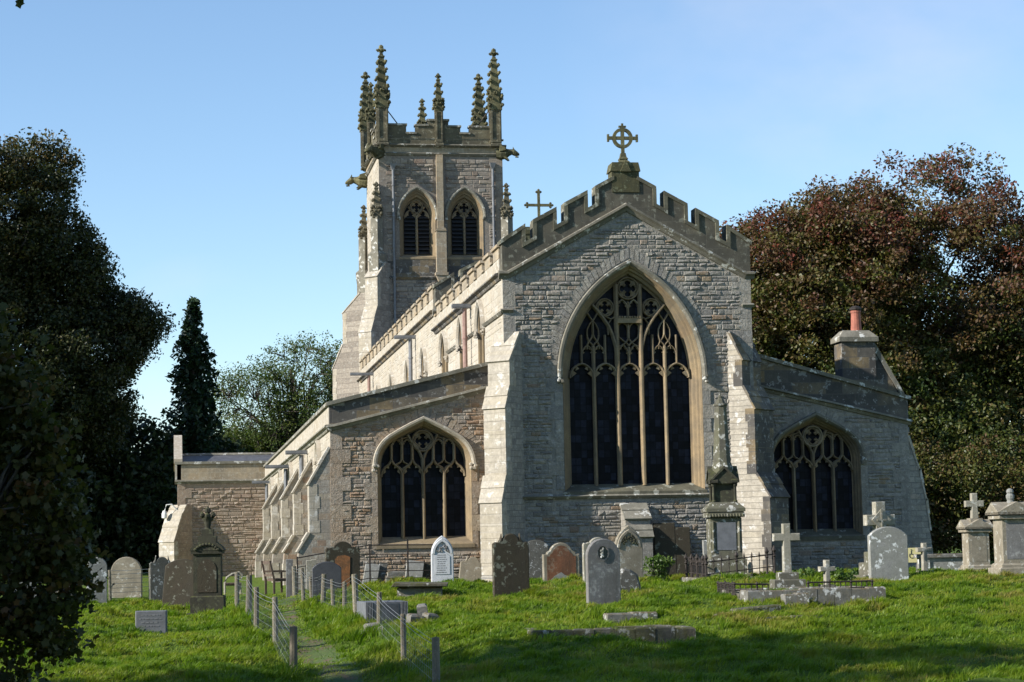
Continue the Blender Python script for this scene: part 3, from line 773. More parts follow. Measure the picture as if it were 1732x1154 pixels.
# raking cornice + battlemented parapet
def gable_parapet(y0, xl, xr, ze, za, blocks=True, parent=CH, crenel=0.48, merlon=1.0, pitch=0.93, mw=0.6, thick=0.42, name="gable_parapet", bw=.39):
    Fq = fr_y(y0)
    xc = (xl+xr)/2; sl = (za-ze)/(xc-xl)
    L = [(xl, ze)]
    top = []
    x = xl
    top.append((xl-.01, ze+merlon*.92))
    def zl(x, h): return ze+sl*(x-xl)+h
    m0 = xl
    first = True
    while True:
        m1 = m0+(mw*1.05 if first else mw)
        if m1 > xc-bw-.55: break
        top.append((m1, zl(m1, merlon))); top.append((m1, zl(m1, crenel)))
        nx_ = m1+(pitch-mw); top.append((nx_, zl(nx_, crenel)))
        top.append((nx_, zl(nx_, merlon)))
        m0 = nx_; first = False
    # last step then the apex block
    top.pop()
    xb = xc-bw
    xs_ = top[-1][0]
    top.append((xs_, zl(xs_, merlon))); top.append((xb, zl(xb, merlon))); 
    apexz = za+1.02
    top.append((xb, apexz))
    left = [(xl-.01, ze-.02)]+top
    right = [(2*xc-a, c) for a, c in left[::-1]]
    poly = left+right
    # under edge follows the cornice
    poly = poly+[(xc, za)] if False else left+right
    pl = MB(Fq)
    pl.prism(left+right+[(xc, za-.02)], -0.04, thick, 0.5)
    pw = pl.build(name, M_['dark'], parent)
    for sgn in (1, -1):
        cp = MB(Fq)
        for (a0, c0), (a1, c1) in zip(top[:-1], top[1:]):
            p, q = (a0, c0), (a1, c1)
            if sgn < 0: p, q = (2*xc-a1, c1), (2*xc-a0, c0)
            if abs(a1-a0) < .03:
                if abs(c1-c0) < .3: continue
                zlo, zhi = min(c0, c1), max(c0, c1)-.02
                cp.box(p[0]-.055, p[0]+.055, -.085, thick+.03, zlo, zhi)
            else:
                e = .05
                dz = (q[1]-p[1])/(q[0]-p[0])
                cp.prism([(p[0]-e, p[1]-e*dz-.05), (q[0]+e, q[1]+e*dz-.05), (q[0]+e, q[1]+e*dz+.07), (p[0]-e, p[1]-e*dz+.07)], -.09, thick+.035)
        cp.build("coping", M_['dcope'], pw)
    ap = MB(Fq)
    x0, x1 = xc-bw, xc+bw
    ap.box(x0-.02, x1+.02, -.07, thick+.02, apexz-.62, apexz, .2)
    ap.prism([(x0-.06, apexz), (x1+.06, apexz), (x1-.0, apexz+.26), (x0+.0, apexz+.26)], -.10, thick+.08, .4)
    ap.prism([(xc-.16, apexz-.02), (xc+.16, apexz-.02), (xc, apexz+.34)], -.15, -.08, .6)
    ap.build("apex_block", M_['mossy'], pw)
    cn_ = MB(Fq)
    cn_.sweep([(xl-.12, ze-.06), (xl+.15, ze-.06), (xc, za-.04), (xr-.15, ze-.06), (xr+.12, ze-.06)], [(-.12, .04), (-.10, -.05), (-.02, -.09), (.03, -.16), (.09, -.15), (.12, -.03), (.14, .04)])
    cn_.build("cornice", M_['cope'], pw)
    return xc, apexz+.26
axc, atop = gable_parapet(YE, XL, XR, EZ, AZ)
# second gable parapet (nave) behind
nxc, ntop = gable_parapet(73.3, XL, XR, 9.55, 11.35, name="nave_gable_parapet", crenel=.55, merlon=1.0)

def finial_cross(x, y, z, H, wheel):
    cb_ = MB()
    cb_.square((x, y, z), [(.17, -.04), (.17, .06), (.11, .12), (.13, .16), (.09, .22), (.07, .34)])
    f_ = lambda a, b, c: (x+a, y+b, z+c)
    cb_.fr = f_
    zc = H*0.66 if wheel else H*0.62
    w2 = .047
    cb_.box(-w2, w2, -w2, w2, .3, H-.06)
    aw = H*.36 if wheel else H*.30
    cb_.box(-aw, aw, -w2+.003, w2-.003, zc-w2, zc+w2)
    if wheel:
        r_ = H*.215
        cb_.sweep([(r_*math.cos(t*math.pi/14), zc+r_*math.sin(t*math.pi/14)) for t in range(28)], [(-.045, -.05), (.045, -.05), (.045, .05), (-.045, .05), (-.045, -.05)], True)
    for (a, c) in ((-aw, zc), (aw, zc), (0, H-.06)):
        if wheel:
            if c > zc: cb_.box(-.11, .11, -.04, .04, c-.03, c+.02); cb_.box(-.03, .03, -.03, .03, c, c+.09)
            else: cb_.box(a-.03, a+.03, -.04, .04, c-.11, c+.11); 
        else:
            for (da, dc) in ((0, 0), (.07, 0), (-.07, 0), (0, .07), (0, -.07)):
                cb_.lathe((a+da, 0, c+dc), [(.01, -.05), (.05, -.02), (.05, .02), (.01, .05)], 7)
    return cb_.build("finial_cross", M_['mossy'], CH)
finial_cross(axc, YE+.2, atop-.02, 1.2, True)["label"] = "wheel-headed stone cross on the east gable"
finial_cross(nxc+.22, 73.5, ntop-.05, 1.45, False)["label"] = "plain stone cross with knobbed arms on the farther gable"

# ---------------- south side of chancel and nave (clerestory)
def lancet_set(frame, parent, specs, mats):
    for (a, W, zs, H, sill, mul) in specs:
        wobj, o_in = window_frame(frame, parent, a, W, zs, H, sill, W*.8, H*.84, 'two', 0.3, 0.1, mats, "window")
        if mul:
            t_ = MB(frame); t_.bar([(a, sill+.15), (a, zs+H*.8)], .09, .16, .12)
            for s in (-1, 1): t_.bar(arch(a+s*W*.4, W*.38, zs-.05, H*.5, None, 'two', 6), .06, .17, .1)
            t_.build("tracery", M_['trac'], wobj)
        else:
            t_ = MB(frame); t_.bar([(a, sill+.15), (a, zs+H*.84)], .06, .16, .12); t_.build("tracery", M_['trac'], wobj)
YN0, YN1, ZN = 73.3, 104.0, 9.58
ws = [(62.3, .62, 7.65, .85, 5.9, 0), (66.5, .62, 7.65, .85, 5.9, 0), (71.0, .8, 7.6, .85, 5.9, 1), (76.9, .75, 7.6, .95, 5.9, 1), (82.1, .75, 7.6, .95, 5.9, 1), (88.3, .75, 7.6, .95, 5.9, 1), (94.2, .75, 7.6, .95, 5.9, 1), (100, .75, 7.6, .95, 5.9, 1)]
FS = fr_x(XL)
sw = MB(FS)
outer = [(58.0, -.5), (YN1, -.5), (YN1, ZN), (YN0, ZN), (YN0, EZ), (58.0, EZ)]
wall_face(sw, outer, [arch(a, W, zs, H, sl_-.02, 'two', 16) for (a, W, zs, H, sl_, m_) in ws])
rubble(sw, [(58.3, 4.5), (YN1, 4.5), (YN1, ZN-.1), (YN0, ZN-.1), (YN0, EZ-.1), (58.3, EZ-.1)], [arch(a, W+.25, zs, H+.25, sl_-.2, 'two', 12) for (a, W, zs, H, sl_, m_) in ws], ch=(.16, .3), ln=(.3, .8), relief=(.004, .014), gap=.005)
sw_o = sw.build("south_clerestory_wall", M_['pale'], CH)
lancet_set(FS, CH, ws, (M_['trac'], M_['ashlar']))
nw = MB()
nw.box(XR-.5, XR, 58.05, YN1, -.5, EZ-.02)
nw.box(XL+.4, XR-.4, 73.35, 73.7, 8.8, 10.0)
nw.build("north_clerestory_wall", M_['grey'], CH)
def side_parapet(y0, y1, zc, ztop, mer, n, pname):
    p_ = MB(FS)
    p_.box(y0, y1, -.04, .3, zc-.02, ztop)
    po = p_.build(pname, M_['ashlar'], CH)
    m_ = MB(FS)
    pit = (y1-y0)/n
    for i in range(n):
        a = y0+i*pit
        m_.box(a+.001, a+pit*.64, -.05, .3, ztop+.003, ztop+mer-.09)
        m_.prism([(a-.05, ztop+mer-.09), (a+pit*.64+.05, ztop+mer-.09), (a+pit*.64+.02, ztop+mer), (a-.02, ztop+mer)], -.11, .34)
        m_.box(a+pit*.64+.05, a+pit-.05, -.09, .34, ztop+.002, ztop+.07)
    m_.build("battlements", M_['buff'], po)
    c_ = MB(FS)
    c_.sweep([(y0-.1, zc-.05), (y1, zc-.05)], [(-.13, .03), (-.11, -.06), (-.02, -.10), (.02, -.2), (.07, -.19), (.11, -.05), (.12, .02)])
    c_.build("cornice", M_['drk2'], po)
side_parapet(58.35, 73.28, EZ, 9.32, .42, 9, "chancel_parapet")
side_parapet(73.72, YN1, ZN, 10.05, .48, 17, "nave_parapet")
for fr_, a, b, zz in ((FS, 58.0, 61.5, 7.72), (FS, 63.1, 65.7, 7.72), (FS, 67.3, 70.0, 7.72), (fr_y(YE), XL-.08, XL+.28, 7.75), (fr_y(YE), XR-.28, XR+.08, 7.9)):
    s2 = MB(fr_); s2.sweep([(a, zz), (b, zz)], [(-.06, .02), (-.05, -.05), (.02, -.11), (.06, -.04), (.07, .02)])
    s2.build("string_course", M_['cope'], CH)
rf = MB(fr_y(0))
rf.prism([(XL+.3, 8.9), (XR-.3, 8.9), (XC, 10.9)], 58.45, 73.4, .5)
rf.prism([(XL+.3, 9.6), (XR-.3, 9.6), (XC, 11.45)], 73.6, 104, .5)
rf.build("roof", M_['lead'], CH)

# ---------------- buttresses
def buttress(O, ang, hw, prof, mat, label=None, facing=None, wmat=None):
    """prof: [(projection, z)] from the foot up; ang = direction it points (deg, 0 = +x)"""
    d = Vector((math.cos(R(ang)), math.sin(R(ang)))); nrm = Vector((-d.y, d.x))
    f_ = lambda a, b, c: (O[0]+d.x*a+nrm.x*b, O[1]+d.y*a+nrm.y*b, c)
    mb = MB(f_)
    pr = [(-.25, prof[0][1])]+prof+[(-.25, prof[-1][1]+.02)]
    mb.prism(pr, -hw, hw, random.random())
    o = mb.build("buttress", mat, CH)
    if facing:
        for (a0, c0), (a1, c1) in zip(prof[:-1], prof[1:]):
            if c1-c0 > .5 and abs(a1-a0) < .1:
                fb = MB(f_); n_ = max(1, int((c1-c0)/.34)); hh = (c1-c0-.02)/n_
                for k in range(n_):
                    q = .0 if k % 2 else -.07
                    j_ = random.uniform(0, .02)
                    fb.box(a0-.22+q, a0+.006+j_, -hw-.004-j_*.5, hw+.004+j_*.5, c0+.01+k*hh+.003, c0+.01+(k+1)*hh-.003, random.random())
                fb.build("facing", facing, o)
    for (a0, c0), (a1, c1) in zip(prof[:-1], prof[1:]):
        if a1 < a0-.08 and c1-c0 > .1:       # an overhanging weathering on every set-off
            wb = MB(f_)
            dx, dz = a0-a1, c0-c1; L_ = math.hypot(dx, dz); ux, uz = dx/L_, dz/L_; nx_, nz_ = -uz*.05, ux*.05
            st = []
            for k in range(2):
                t0, t1 = k/2, (k+1)/2
                p0 = (a0-dx*t0+ux*(.06 if k == 0 else .0), c0-dz*t0+uz*(.06 if k == 0 else .0)); p1 = (a0-dx*t1, c0-dz*t1)
                th = .0 if k == 0 else .022
                st.append((p0, p1, th))
            (p0, p1, _), (q0, q1, th) = st
            up = lambda p, e: (p[0]+nx_*(1+e), p[1]+nz_*(1+e))
            wb.prism([p0, q1, up(q1, .5), up(q0, .5), up(q0, 0), up(p0, 0)], -hw-.035, hw+.035)
            wb.build("weathering", wmat or M_['butt'], o)
    if label: o["label"] = label
    return o
buttress((9.57, 58.2), 225, .37, [(1.13, -.6), (1.13, .12), (1.05, .2), (1.05, 2.28), (.8, 3.0), (.8, 4.95), (.55, 5.55), (.55, 6.3), (.02, 7.1)], M_['greyj'], "sunlit stepped diagonal buttress at the left corner of the great gable", M_['butt'])
buttress((16.53, 58.2), 315, .55, [(1.0, -.6), (1.0, 2.3), (.58, 2.95), (.58, 4.86), (.22, 5.5), (.22, 6.3), (-.2, 7.1)], M_['palej'], "broad sunlit diagonal buttress at the right corner of the great gable", M_['drk2'], M_['drk2'])  # darker stone on end and set-offs paints in the shade of that side
buttress((13.03, 58.0), 270, .36, [(.85, -.5), (.85, 1.22), (.62, 1.5), (.62, 1.72), (.03, 2.12)], M_['greyj'], "low stepped buttress under the great east window", None, M_['cope'])

# ---------------- south aisle
XA, YA = 4.47, 59.5
FA = fr_y(YA)
def aisle_z(x, p): (x0, z0), (x1, z1) = p; return z0+(z1-z0)*(x-x0)/(x1-x0)
CL = ((XA, 4.60), (9.3, 5.72)); PL = ((XA, 5.22), (9.3, 6.40))
AX = 7.2
aw_ = MB(FA)
hole = arch(AX, 1.37, 3.45, 1.26, 1.15, 'tudor', 16)
wall_face(aw_, [(XA, -.9), (9.5, -.9), (9.5, 5.75), (XA, 4.6)], [hole])
rubble(aw_, [(XA+.28, -.7), (9.3, -.7), (9.3, 5.58), (XA+.28, 4.5)], [arch(AX, 1.58, 3.45, 1.60, 1.0, 'tudor', 16)], ch=(.07, .16), ln=(.12, .38), relief=(0.005, 0.034), gap=.006)
voussoirs(aw_, AX, 1.52, 3.45, 1.42, 'tudor', .25, 36)
for z in np.arange(1.0, 3.4, 0.48):
    for s in (-1, 1):
        wq = 0.14+0.22*((int(z/.48)) % 2)
        x0, x1 = sorted((AX+s*1.38, AX+s*(1.40+wq)))
        aw_.box(x0, x1, -0.03, 0.02, z+.004, z+.474, random.uniform(.5, .8))
for z in np.arange(-.5, 4.2, 0.40):
    wq = 0.34+0.24*((int(z/.4+9)) % 2)
    aw_.box(XA-.003, XA+wq, -0.03, 0.03, z+.004, z+.396, random.uniform(.2, .7))
aw_.build("south_aisle_wall", M_['mixed'], CH)
def aisle_window(frame, xc, label, mats):
    wob, inn_ = window_frame(frame, CH, xc, 1.37, 3.45, 1.26, 1.15, 1.22, 1.06, 'tudor', 0.42, 0.115, mats, "window", label)
    t_ = MB(frame); P_ = .617; b0, d0 = .26, .16
    for k in (-1, 0, 1):
        t_.bar([(xc+k*P_, 1.25), (xc+k*P_, 3.2)], .10, b0, d0)
    for k in (-1.5, -.5, .5, 1.5):     # ogee light heads
        a = xc+k*P_
        for s in (-1, 1):
            t_.bar([(a+s*P_*.5, 3.1), (a+s*P_*.46, 3.24), (a+s*P_*.30, 3.38), (a+s*P_*.12, 3.46), (a, 3.58)], .075, b0+.02, d0-.01)
            t_.prism([(a+s*P_*.40, 3.18), (a+s*P_*.27, 3.24), (a+s*P_*.33, 3.36)], b0+.06, b0+.11)
            t_.prism([(a+s*P_*.26, 3.36), (a+s*P_*.12, 3.34), (a+s*P_*.14, 3.45)], b0+.06, b0+.11)
        zt = top_at(inn_, a)
        t_.bar([(a, 3.56), (a, min(4.15, zt))], .085, b0+.02, d0-.02)
    for k in (-1, 1):
        a = xc+k*P_
        for s in (-1, 1):
            t_.bar([(a, 3.28), (a+s*.06, 3.36), (a+s*.2, 3.44), (a+s*P_*.5, 3.58)], .06, b0+.03, d0-.02)
            t_.bar([(a, 3.62), (a+s*.05, 3.52), (a+s*.2, 3.44)], .055, b0+.03, d0-.03)
        t_.bar([(a, 3.6), (a, top_at(inn_, a))], .085, b0+.02, d0-.02)
        for s in (-1, 1):
            head(t_, a+s*P_*.25, 4.0, P_*.46, .18, .055, b0+.03, d0-.04)
    for s in (-1, 1):
        t_.bar([(xc, 3.2), (xc+s*.02, 3.62), (xc+s*.09, 3.8), (xc+s*.2, 3.98), (xc+s*.34, 4.13), (xc+s*.44, 4.32)], .085, b0+.01, d0)
        t_.bar([(xc+s*.44, 4.25), (xc+s*.62, 4.2), (xc+s*.74, 4.16)], .05, b0+.03, d0-.03)
    quatre(t_, xc+.0, 4.14, .30, .07, b0, d0-.02)
    t_.build("tracery", M_['trac'], wob)
aisle_window(FA, AX, "four-light sunlit window of the left aisle", (M_['trac'], M_['ashlar']))
pa = MB(FA)
pa.prism([(XA-.02, 4.6), (9.32, 5.72), (9.32, 6.36), (XA-.02, 5.18)], -.04, .4, .5)
pao = pa.build("south_aisle_parapet", M_['drk2'], CH)
pc = MB(FA)
pc.sweep([(XA-.1, 4.52), (XA+.12, 4.54), (9.1, 5.63)], [(-.10, .03), (-.08, -.05), (0, -.09), (.02, -.17), (.08, -.15), (.10, .02)])
pc.build("cornice", M_['cope'], pao); pc = MB(FA)
pc.prism([(XA-.1, 5.16), (9.2, 6.33), (9.2, 6.44), (XA-.1, 5.27)], -.13, .5, .6)
pc.build("coping", M_['cope'], pao)
FAS = fr_x(XA)
aws = [(y, .55, 3.75, .55, 1.9, 1) for y in (63.9, 71.5, 79.2, 86.9, 94.6)]
asw = MB(FAS)
wall_face(asw, [(YA, -1), (102.2, -1), (102.2, 4.6), (YA, 4.6)], [arch(a, W, zs, H, sl_-.02, 'two', 16) for (a, W, zs, H, sl_, m_) in aws])
rubble(asw, [(YA+.3, -.8), (102.2, -.8), (102.2, 4.5), (YA+.3, 4.5)], [arch(a, W+.2, zs, H+.2, sl_-.2, 'two', 12) for (a, W, zs, H, sl_, m_) in aws], ch=(.16, .3), ln=(.3, .8), relief=(.004, .016))
asw.build("south_aisle_side_wall", M_['pale'], CH)
lancet_set(FAS, CH, aws, (M_['trac'], M_['ashlar']))
ap_ = MB(FAS)
ap_.box(YA+.02, 102.1, -.04, .35, 4.6, 5.16)
apo = ap_.build("south_aisle_side_parapet", M_['ashlar'], CH)
ac = MB(FAS)
ac.sweep([(YA-.12, 4.53), (102.0, 4.53)], [(-.10, .03), (-.08, -.05), (0, -.09), (.02, -.17), (.08, -.15), (.10, .02)])
ac.build("cornice", M_['cope'], apo); ac = MB(FAS)
ac.box(YA-.06, 102.0, -.12, .42, 5.163, 5.26)
ac.build("coping", M_['cope'], apo)
ar = MB(); ar.add([(XA+.3, YA+.3, 5.0), (XA+.3, 104, 5.0), (XL, 104, 6.0), (XL, YA+.3, 6.0)], [(0, 1, 2, 3)]); ar.build("aisle_roof", M_['lead'], CH)
for y in (59.86, 67.55, 75.2, 82.9, 90.6):
    buttress((XA+.05, y), 180, .35, [(1.02, -1), (1.02, .62), (.98, 1.0), (.66, 1.5), (.66, 2.92), (.05, 3.95)], M_['mixedj'], None, M_['butt'])

# ---------------- south-west porch (frontal wall far left)
YP = 102.0
FP = fr_y(YP)
pw_ = MB(FP)
wall_face(pw_, [(.2, -1.2), (4.5, -1.2), (4.5, 4.55), (.2, 4.55)], [])
rubble(pw_, [(.5, -1), (4.5, -1), (4.5, 4.4), (.5, 4.4)], [], ch=(.12, .24), ln=(.2, .55), relief=(.01, .05), gap=.009)
for z in np.arange(-.9, 4.3, 0.42):
    wq = 0.36+0.3*((int(z/.42+9)) % 2)
    pw_.box(.19, .2+wq, -0.045, 0.03, z+.004, z+.416, random.uniform(.2, .9))
pw_.fr = None
pw_.box(.19, .6, YP+.05, YP+6, -1.2, 4.5)
pw_.build("porch_wall", M_['pink'], CH)
pp = MB(FP); pp.box(.16, 4.5, -.05, .35, 4.55, 5.36)
ppo = pp.build("porch_parapet", M_['buff'], CH)
pq = MB(FP)
pq.sweep([(.05, 4.5), (4.5, 4.5)], [(-.10, .03), (-.08, -.05), (0, -.09), (.02, -.17), (.08, -.15), (.10, .02)])
pq.build("cornice", M_['cope'], ppo); pq = MB(FP)
pq.box(.05, 4.52, -.14, .4, 5.363, 5.49)
pq.build("coping", M_['cope'], ppo)
pr_ = MB(); pr_.add([(.2, YP+.3, 5.25), (4.6, YP+.3, 5.25), (5.2, YP+3, 5.95), (.2, YP+3, 5.95), (5.2, YP+6, 5.2), (.2, YP+6, 5.2)], [(0, 1, 2, 3), (3, 2, 4, 5)])
pro = pr_.build("porch_roof", M_['slate'], CH)
rg = MB(); rg.tube([(.2, YP+3, 5.95), (5.2, YP+3, 5.95)], .11, 6); rg.build("ridge", M_['cope'], pro)
gb = MB(lambda a, b, c: (.2+b, a, c))
gb.prism([(YP-.05, 4.6), (YP+6, 4.6), (YP+6, 5.3), (YP+3, 6.85), (YP-.05, 5.55)], -.13, .16, .5)
gb.prism([(YP-.1, 5.42), (YP+3, 6.82), (YP+6.1, 5.25), (YP+6.1, 5.38), (YP+3, 6.97), (YP-.1, 5.62)], -.19, .22, .7)
gb.build("porch_gable", M_['ashlar'], CH)
buttress((.42, YP+.22), 225, .50, [(1.08, -1.2), (1.08, 1.62), (.50, 2.95), (.2, 3.35)], M_['pinkj'], None, M_['butt'])
lb = MB(); lb.tube([(.15, YP-.1, 3.15), (-.1, YP-.15, 3.42), (-.35, YP-.15, 3.4), (-.45, YP-.15, 3.1)], .035, 6); lb.lathe((-.45, YP-.15, 2.72), [(.05, 0), (.13, .05), (.13, .25), (.07, .4)], 8)
lb.build("lantern", M_['white'], CH)

# ---------------- north aisle
XN = 21.95
FN = fr_y(YA)
NX = 19.05
na = MB(FN)
hole = arch(NX, 1.37, 3.45, 1.26, 1.15, 'tudor', 16)
wall_face(na, [(16.4, -.9), (XN, -.9), (XN, 4.6), (16.4, 5.85)], [hole])
rubble(na, [(16.6, -.7), (XN-.25, -.7), (XN-.25, 4.5), (16.6, 5.7)], [arch(NX, 1.58, 3.45, 1.60, 1.0, 'tudor', 16)], ch=(.08, .17), ln=(.16, .5), relief=(.006, .035), gap=.009)
voussoirs(na, NX, 1.52, 3.45, 1.42, 'tudor', .25, 36)
for z in np.arange(-.5, 4.4, 0.40):
    wq = 0.3+0.24*((int(z/.4+9)) % 2)
    na.box(XN-wq, XN+.003, -0.03, 0.03, z+.004, z+.396, random.uniform(.2, .7))
na.fr = None; na.box(XN-.4, XN, YA+.03, 92, -.8, 4.6)
na.build("north_aisle_wall", M_['grey'], CH)
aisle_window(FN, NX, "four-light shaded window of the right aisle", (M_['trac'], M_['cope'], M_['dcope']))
np_ = MB(FN)
np_.prism([(16.7, 5.82), (XN+.02, 4.58), (XN+.02, 5.22), (16.7, 6.68)], -.04, .4, .3)
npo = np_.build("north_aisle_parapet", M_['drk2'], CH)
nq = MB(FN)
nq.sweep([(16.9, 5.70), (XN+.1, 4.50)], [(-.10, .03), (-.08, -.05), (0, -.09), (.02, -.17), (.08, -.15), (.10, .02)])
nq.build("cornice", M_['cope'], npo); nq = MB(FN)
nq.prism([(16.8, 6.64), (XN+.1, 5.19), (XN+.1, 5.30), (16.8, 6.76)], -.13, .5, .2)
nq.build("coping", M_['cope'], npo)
nr_ = MB(); nr_.add([(XR, YA+.3, 6.5), (XR, 92, 6.5), (XN-.2, 92, 5.1), (XN-.2, YA+.3, 5.1)], [(0, 1, 2, 3)]); nr_.build("aisle_roof", M_['slate'], CH)
buttress((XN-.05, 59.86), 0, .36, [(.72, -.8), (.70, .6), (.62, 1.3), (.52, 2.2), (.34, 3.1), (.02, 4.1)], M_['greyj'])
# chimney
cy_ = 62.5
chm = MB(); chm.box(20.97, 22.08, cy_, cy_+.75, 5.0, 7.28, .4)
chm.add([(22.08, cy_+.1, 5.0), (22.85, cy_+.1, 5.0), (22.85, cy_+.1, 5.55), (22.08, cy_+.1, 7.15), (22.08, cy_+.6, 5.0), (22.85, cy_+.6, 5.0), (22.85, cy_+.6, 5.55), (22.08, cy_+.6, 7.15)], [(0, 1, 2, 3), (7, 6, 5, 4), (3, 2, 6, 7), (1, 5, 6, 2)], .3)
cho = chm.build("chimney", M_['drk2'], CH, org=(21.5, cy_, 5))
cc = MB(); cc.box(20.88, 22.17, cy_-.09, cy_+.84, 7.283, 7.42, .5); cc.add([(20.88, cy_-.09, 7.423), (22.17, cy_-.09, 7.423), (22.17, cy_+.84, 7.423), (20.88, cy_+.84, 7.423), (21.1, cy_+.15, 7.66), (21.95, cy_+.15, 7.66), (21.95, cy_+.6, 7.66), (21.1, cy_+.6, 7.66)], [(4, 5, 6, 7), (0, 1, 5, 4), (1, 2, 6, 5), (2, 3, 7, 6), (3, 0, 4, 7)], .5)
cc.build("chimney_cap", M_['cope'], cho)
cpx = MB(); cpx.lathe((21.6, cy_+.37, 7.55), [(.185, 0), (.165, .3), (.15, .68), (.165, .69), (.165, .76), (.12, .78)], 14); cpx.build("chimney_pot", M_['terra'], cho)
cwl = MB(); cwl.lathe((21.6, cy_+.37, 8.28), [(.13, .02), (.2, .06), (.2, .12), (.1, .18)], 10); cwl.build("cowl", M_['iron'], cho)
sc_ = MB(); sc_.prism([(22.0, 7.1), (22.95, 5.5), (23.02, 5.62), (22.1, 7.24)], cy_+.05, cy_+.66, .5); sc_.fr = fr_y(0)
sc_.build("sloping_coping", M_['cope'], cho)

# ---------------- rain chutes and downpipes
def chute(x0, y, zc, L, zb, mat):
    c_ = MB(); c_.box(x0-L, x0+.1, y-.12, y+.12, zc-.03, zc+.0); c_.box(x0-L, x0+.1, y-.13, y-.1, zc-.0, zc+.10); c_.box(x0-L, x0+.1, y+.1, y+.13, zc-.0, zc+.10)
    o = c_.build("rain_chute", M_['lead'], CH, org=(x0, y, zc))
    if zb is not None:
        d_ = MB(); d_.tube([(x0-.22, y, zc-.05), (x0-.22, y, zb)], .075, 8)
        for z in np.arange(zb+.3, zc-.3, 1.1): d_.lathe((x0-.22, y, z), [(.09, 0), (.095, .04), (.09, .08)], 8)
        d_.build("downpipe", mat, o)
chute(XL, 64.4, 8.62, .62, 6.2, M_['pinkpipe']); chute(XL, 79.6, 9.22, .85, 5.9, M_['lead']); chute(XL, 97, 9.28, 1.1, 5.9, M_['pinkpipe'])
chute(XA, 69.6, 4.28, .75, 2.6, M_['lead']); chute(XA, 79.5, 4.22, 1.0, .5, M_['lead']); chute(XA, 96, 4.2, .9, .5, M_['lead'])
nc_ = MB(); nc_.box(XN-.05, XN+.42, 60.5, 60.72, 4.26, 4.42); nc_.build("rain_chute", M_['lead'], CH)

# ---------------- tower
TX0, TX1, TY0, TY1 = 10.46, 16.9, 104.0, 110.8
FT = fr_y(TY0); FTS = fr_x(TX0)
bw_ = [(12.42, .93, 18.05, 1.42, 15.95), (14.9, .93, 18.05, 1.42, 15.95)]
tw = MB(FT)
wall_face(tw, [(TX0, -.5), (TX1, -.5), (TX1, 21.25), (TX0, 21.25)], [arch(a, W, zs, H, sl_-.02, 'two', 16) for (a, W, zs, H, sl_) in bw_])
rubble(tw, [(TX0+.35, 9.5), (TX1-.35, 9.5), (TX1-.35, 21.1), (TX0+.35, 21.1)], [arch(a, W+.3, zs, H+.3, sl_-.9, 'two', 12) for (a, W, zs, H, sl_) in bw_]+[[(TX0, 14.75), (TX1, 14.75), (TX1, 15.8), (TX0, 15.8)], [(13.3, 14), (13.9, 14), (13.9, 21.2), (13.3, 21.2)]], ch=(.14, .26), ln=(.22, .6), relief=(.01, .05), gap=.009)
for z in np.arange(9, 21, 0.42):
    for s, x in ((1, TX0-.004), (-1, TX1+.004)):
        wq = 0.4+0.3*((int(z/.42)) % 2); x0, x1 = sorted((x, x+s*wq))
        tw.box(x0, x1, -0.04, 0.03, z+.004, z+.416, random.uniform(.2, .8))
TW = tw.build("tower_wall", M_['tower'], CH)
for a, W, zs, H, sl_ in bw_:
    wobj, inn_ = window_frame(FT, CH, a, W, zs, H, sl_, .66, .92, 'two', .45, .13, (M_['trac'], M_['cope']), "belfry_window")
    t_ = MB(FT); t_.bar([(a, sl_+.15), (a, zs+.05)], .13, .26, .2)
    for s in (-1, 1):
        t_.bar([(a, zs-.02), (a+s*.06, zs+.14), (a+s*.22, zs+.3), (a+s*.42, zs+.55)], .09, .27, .17)
        head(t_, a+s*.33, zs-.05, .6, .42, .08, .3, .14)
        t_.prism([(a+s*.62, zs+.02), (a+s*.40, zs+.10), (a+s*.5, zs+.3)], .33, .42)
        t_.prism([(a+s*.05, zs+.0), (a+s*.24, zs+.10), (a+s*.12, zs+.22)], .33, .42)
    quatre(t_, a, zs+.52, .33, .07, .27, .15)
    t_.build("tracery", M_['trac'], wobj)
    lv = MB(FT)
    for s in (-1, 1):
        for i in range(10):
            z = sl_+.2+i*.205
            x0, x1 = (a-.64, a-.06) if s < 0 else (a+.06, a+.64)
            lv.add([(x0, .32, z), (x1, .32, z), (x1, .50, z+.17), (x0, .50, z+.17), (x0, .32, z+.03), (x1, .32, z+.03), (x1, .50, z+.20), (x0, .50, z+.20)], [(0, 1, 5, 4), (4, 5, 6, 7), (0, 1, 2, 3), (3, 2, 6, 7)])
    lvo = lv.build("louvre", M_['black'], wobj)
# plain zones and strings
tp = MB(FT)
tp.box(TX0+.36, 13.28, -.03, .02, 14.95, 15.8, .4); tp.box(13.92, TX1-.36, -.03, .02, 14.95, 15.8, .5)
tp.build("ashlar_band", M_['drk2'], TW)
S_ = [(-.10, .03), (-.08, -.06), (.02, -.14), (.08, -.05), (.12, .03)]
S3 = [(-.08, .03), (-.06, -.12), (.02, -.24), (.08, -.2), (.10, .03)]
for fr_, a0, a1 in ((FT, TX0, TX1), (FTS, TY0, TY1)):
    for zz, pf, ov in ((14.86, S_, .1), (21.3, S_, .14), (21.72, S3, .2), (22.08, [(-.05, .03), (-.03, -.05), (.03, -.09), (.06, .03)], .08)):
        ts = MB(fr_); ts.sweep([(a0-ov, zz), (a1+ov, zz)], pf); ts.build("string_course", M_['cope'] if zz > 15 else M_['drk2'], TW)

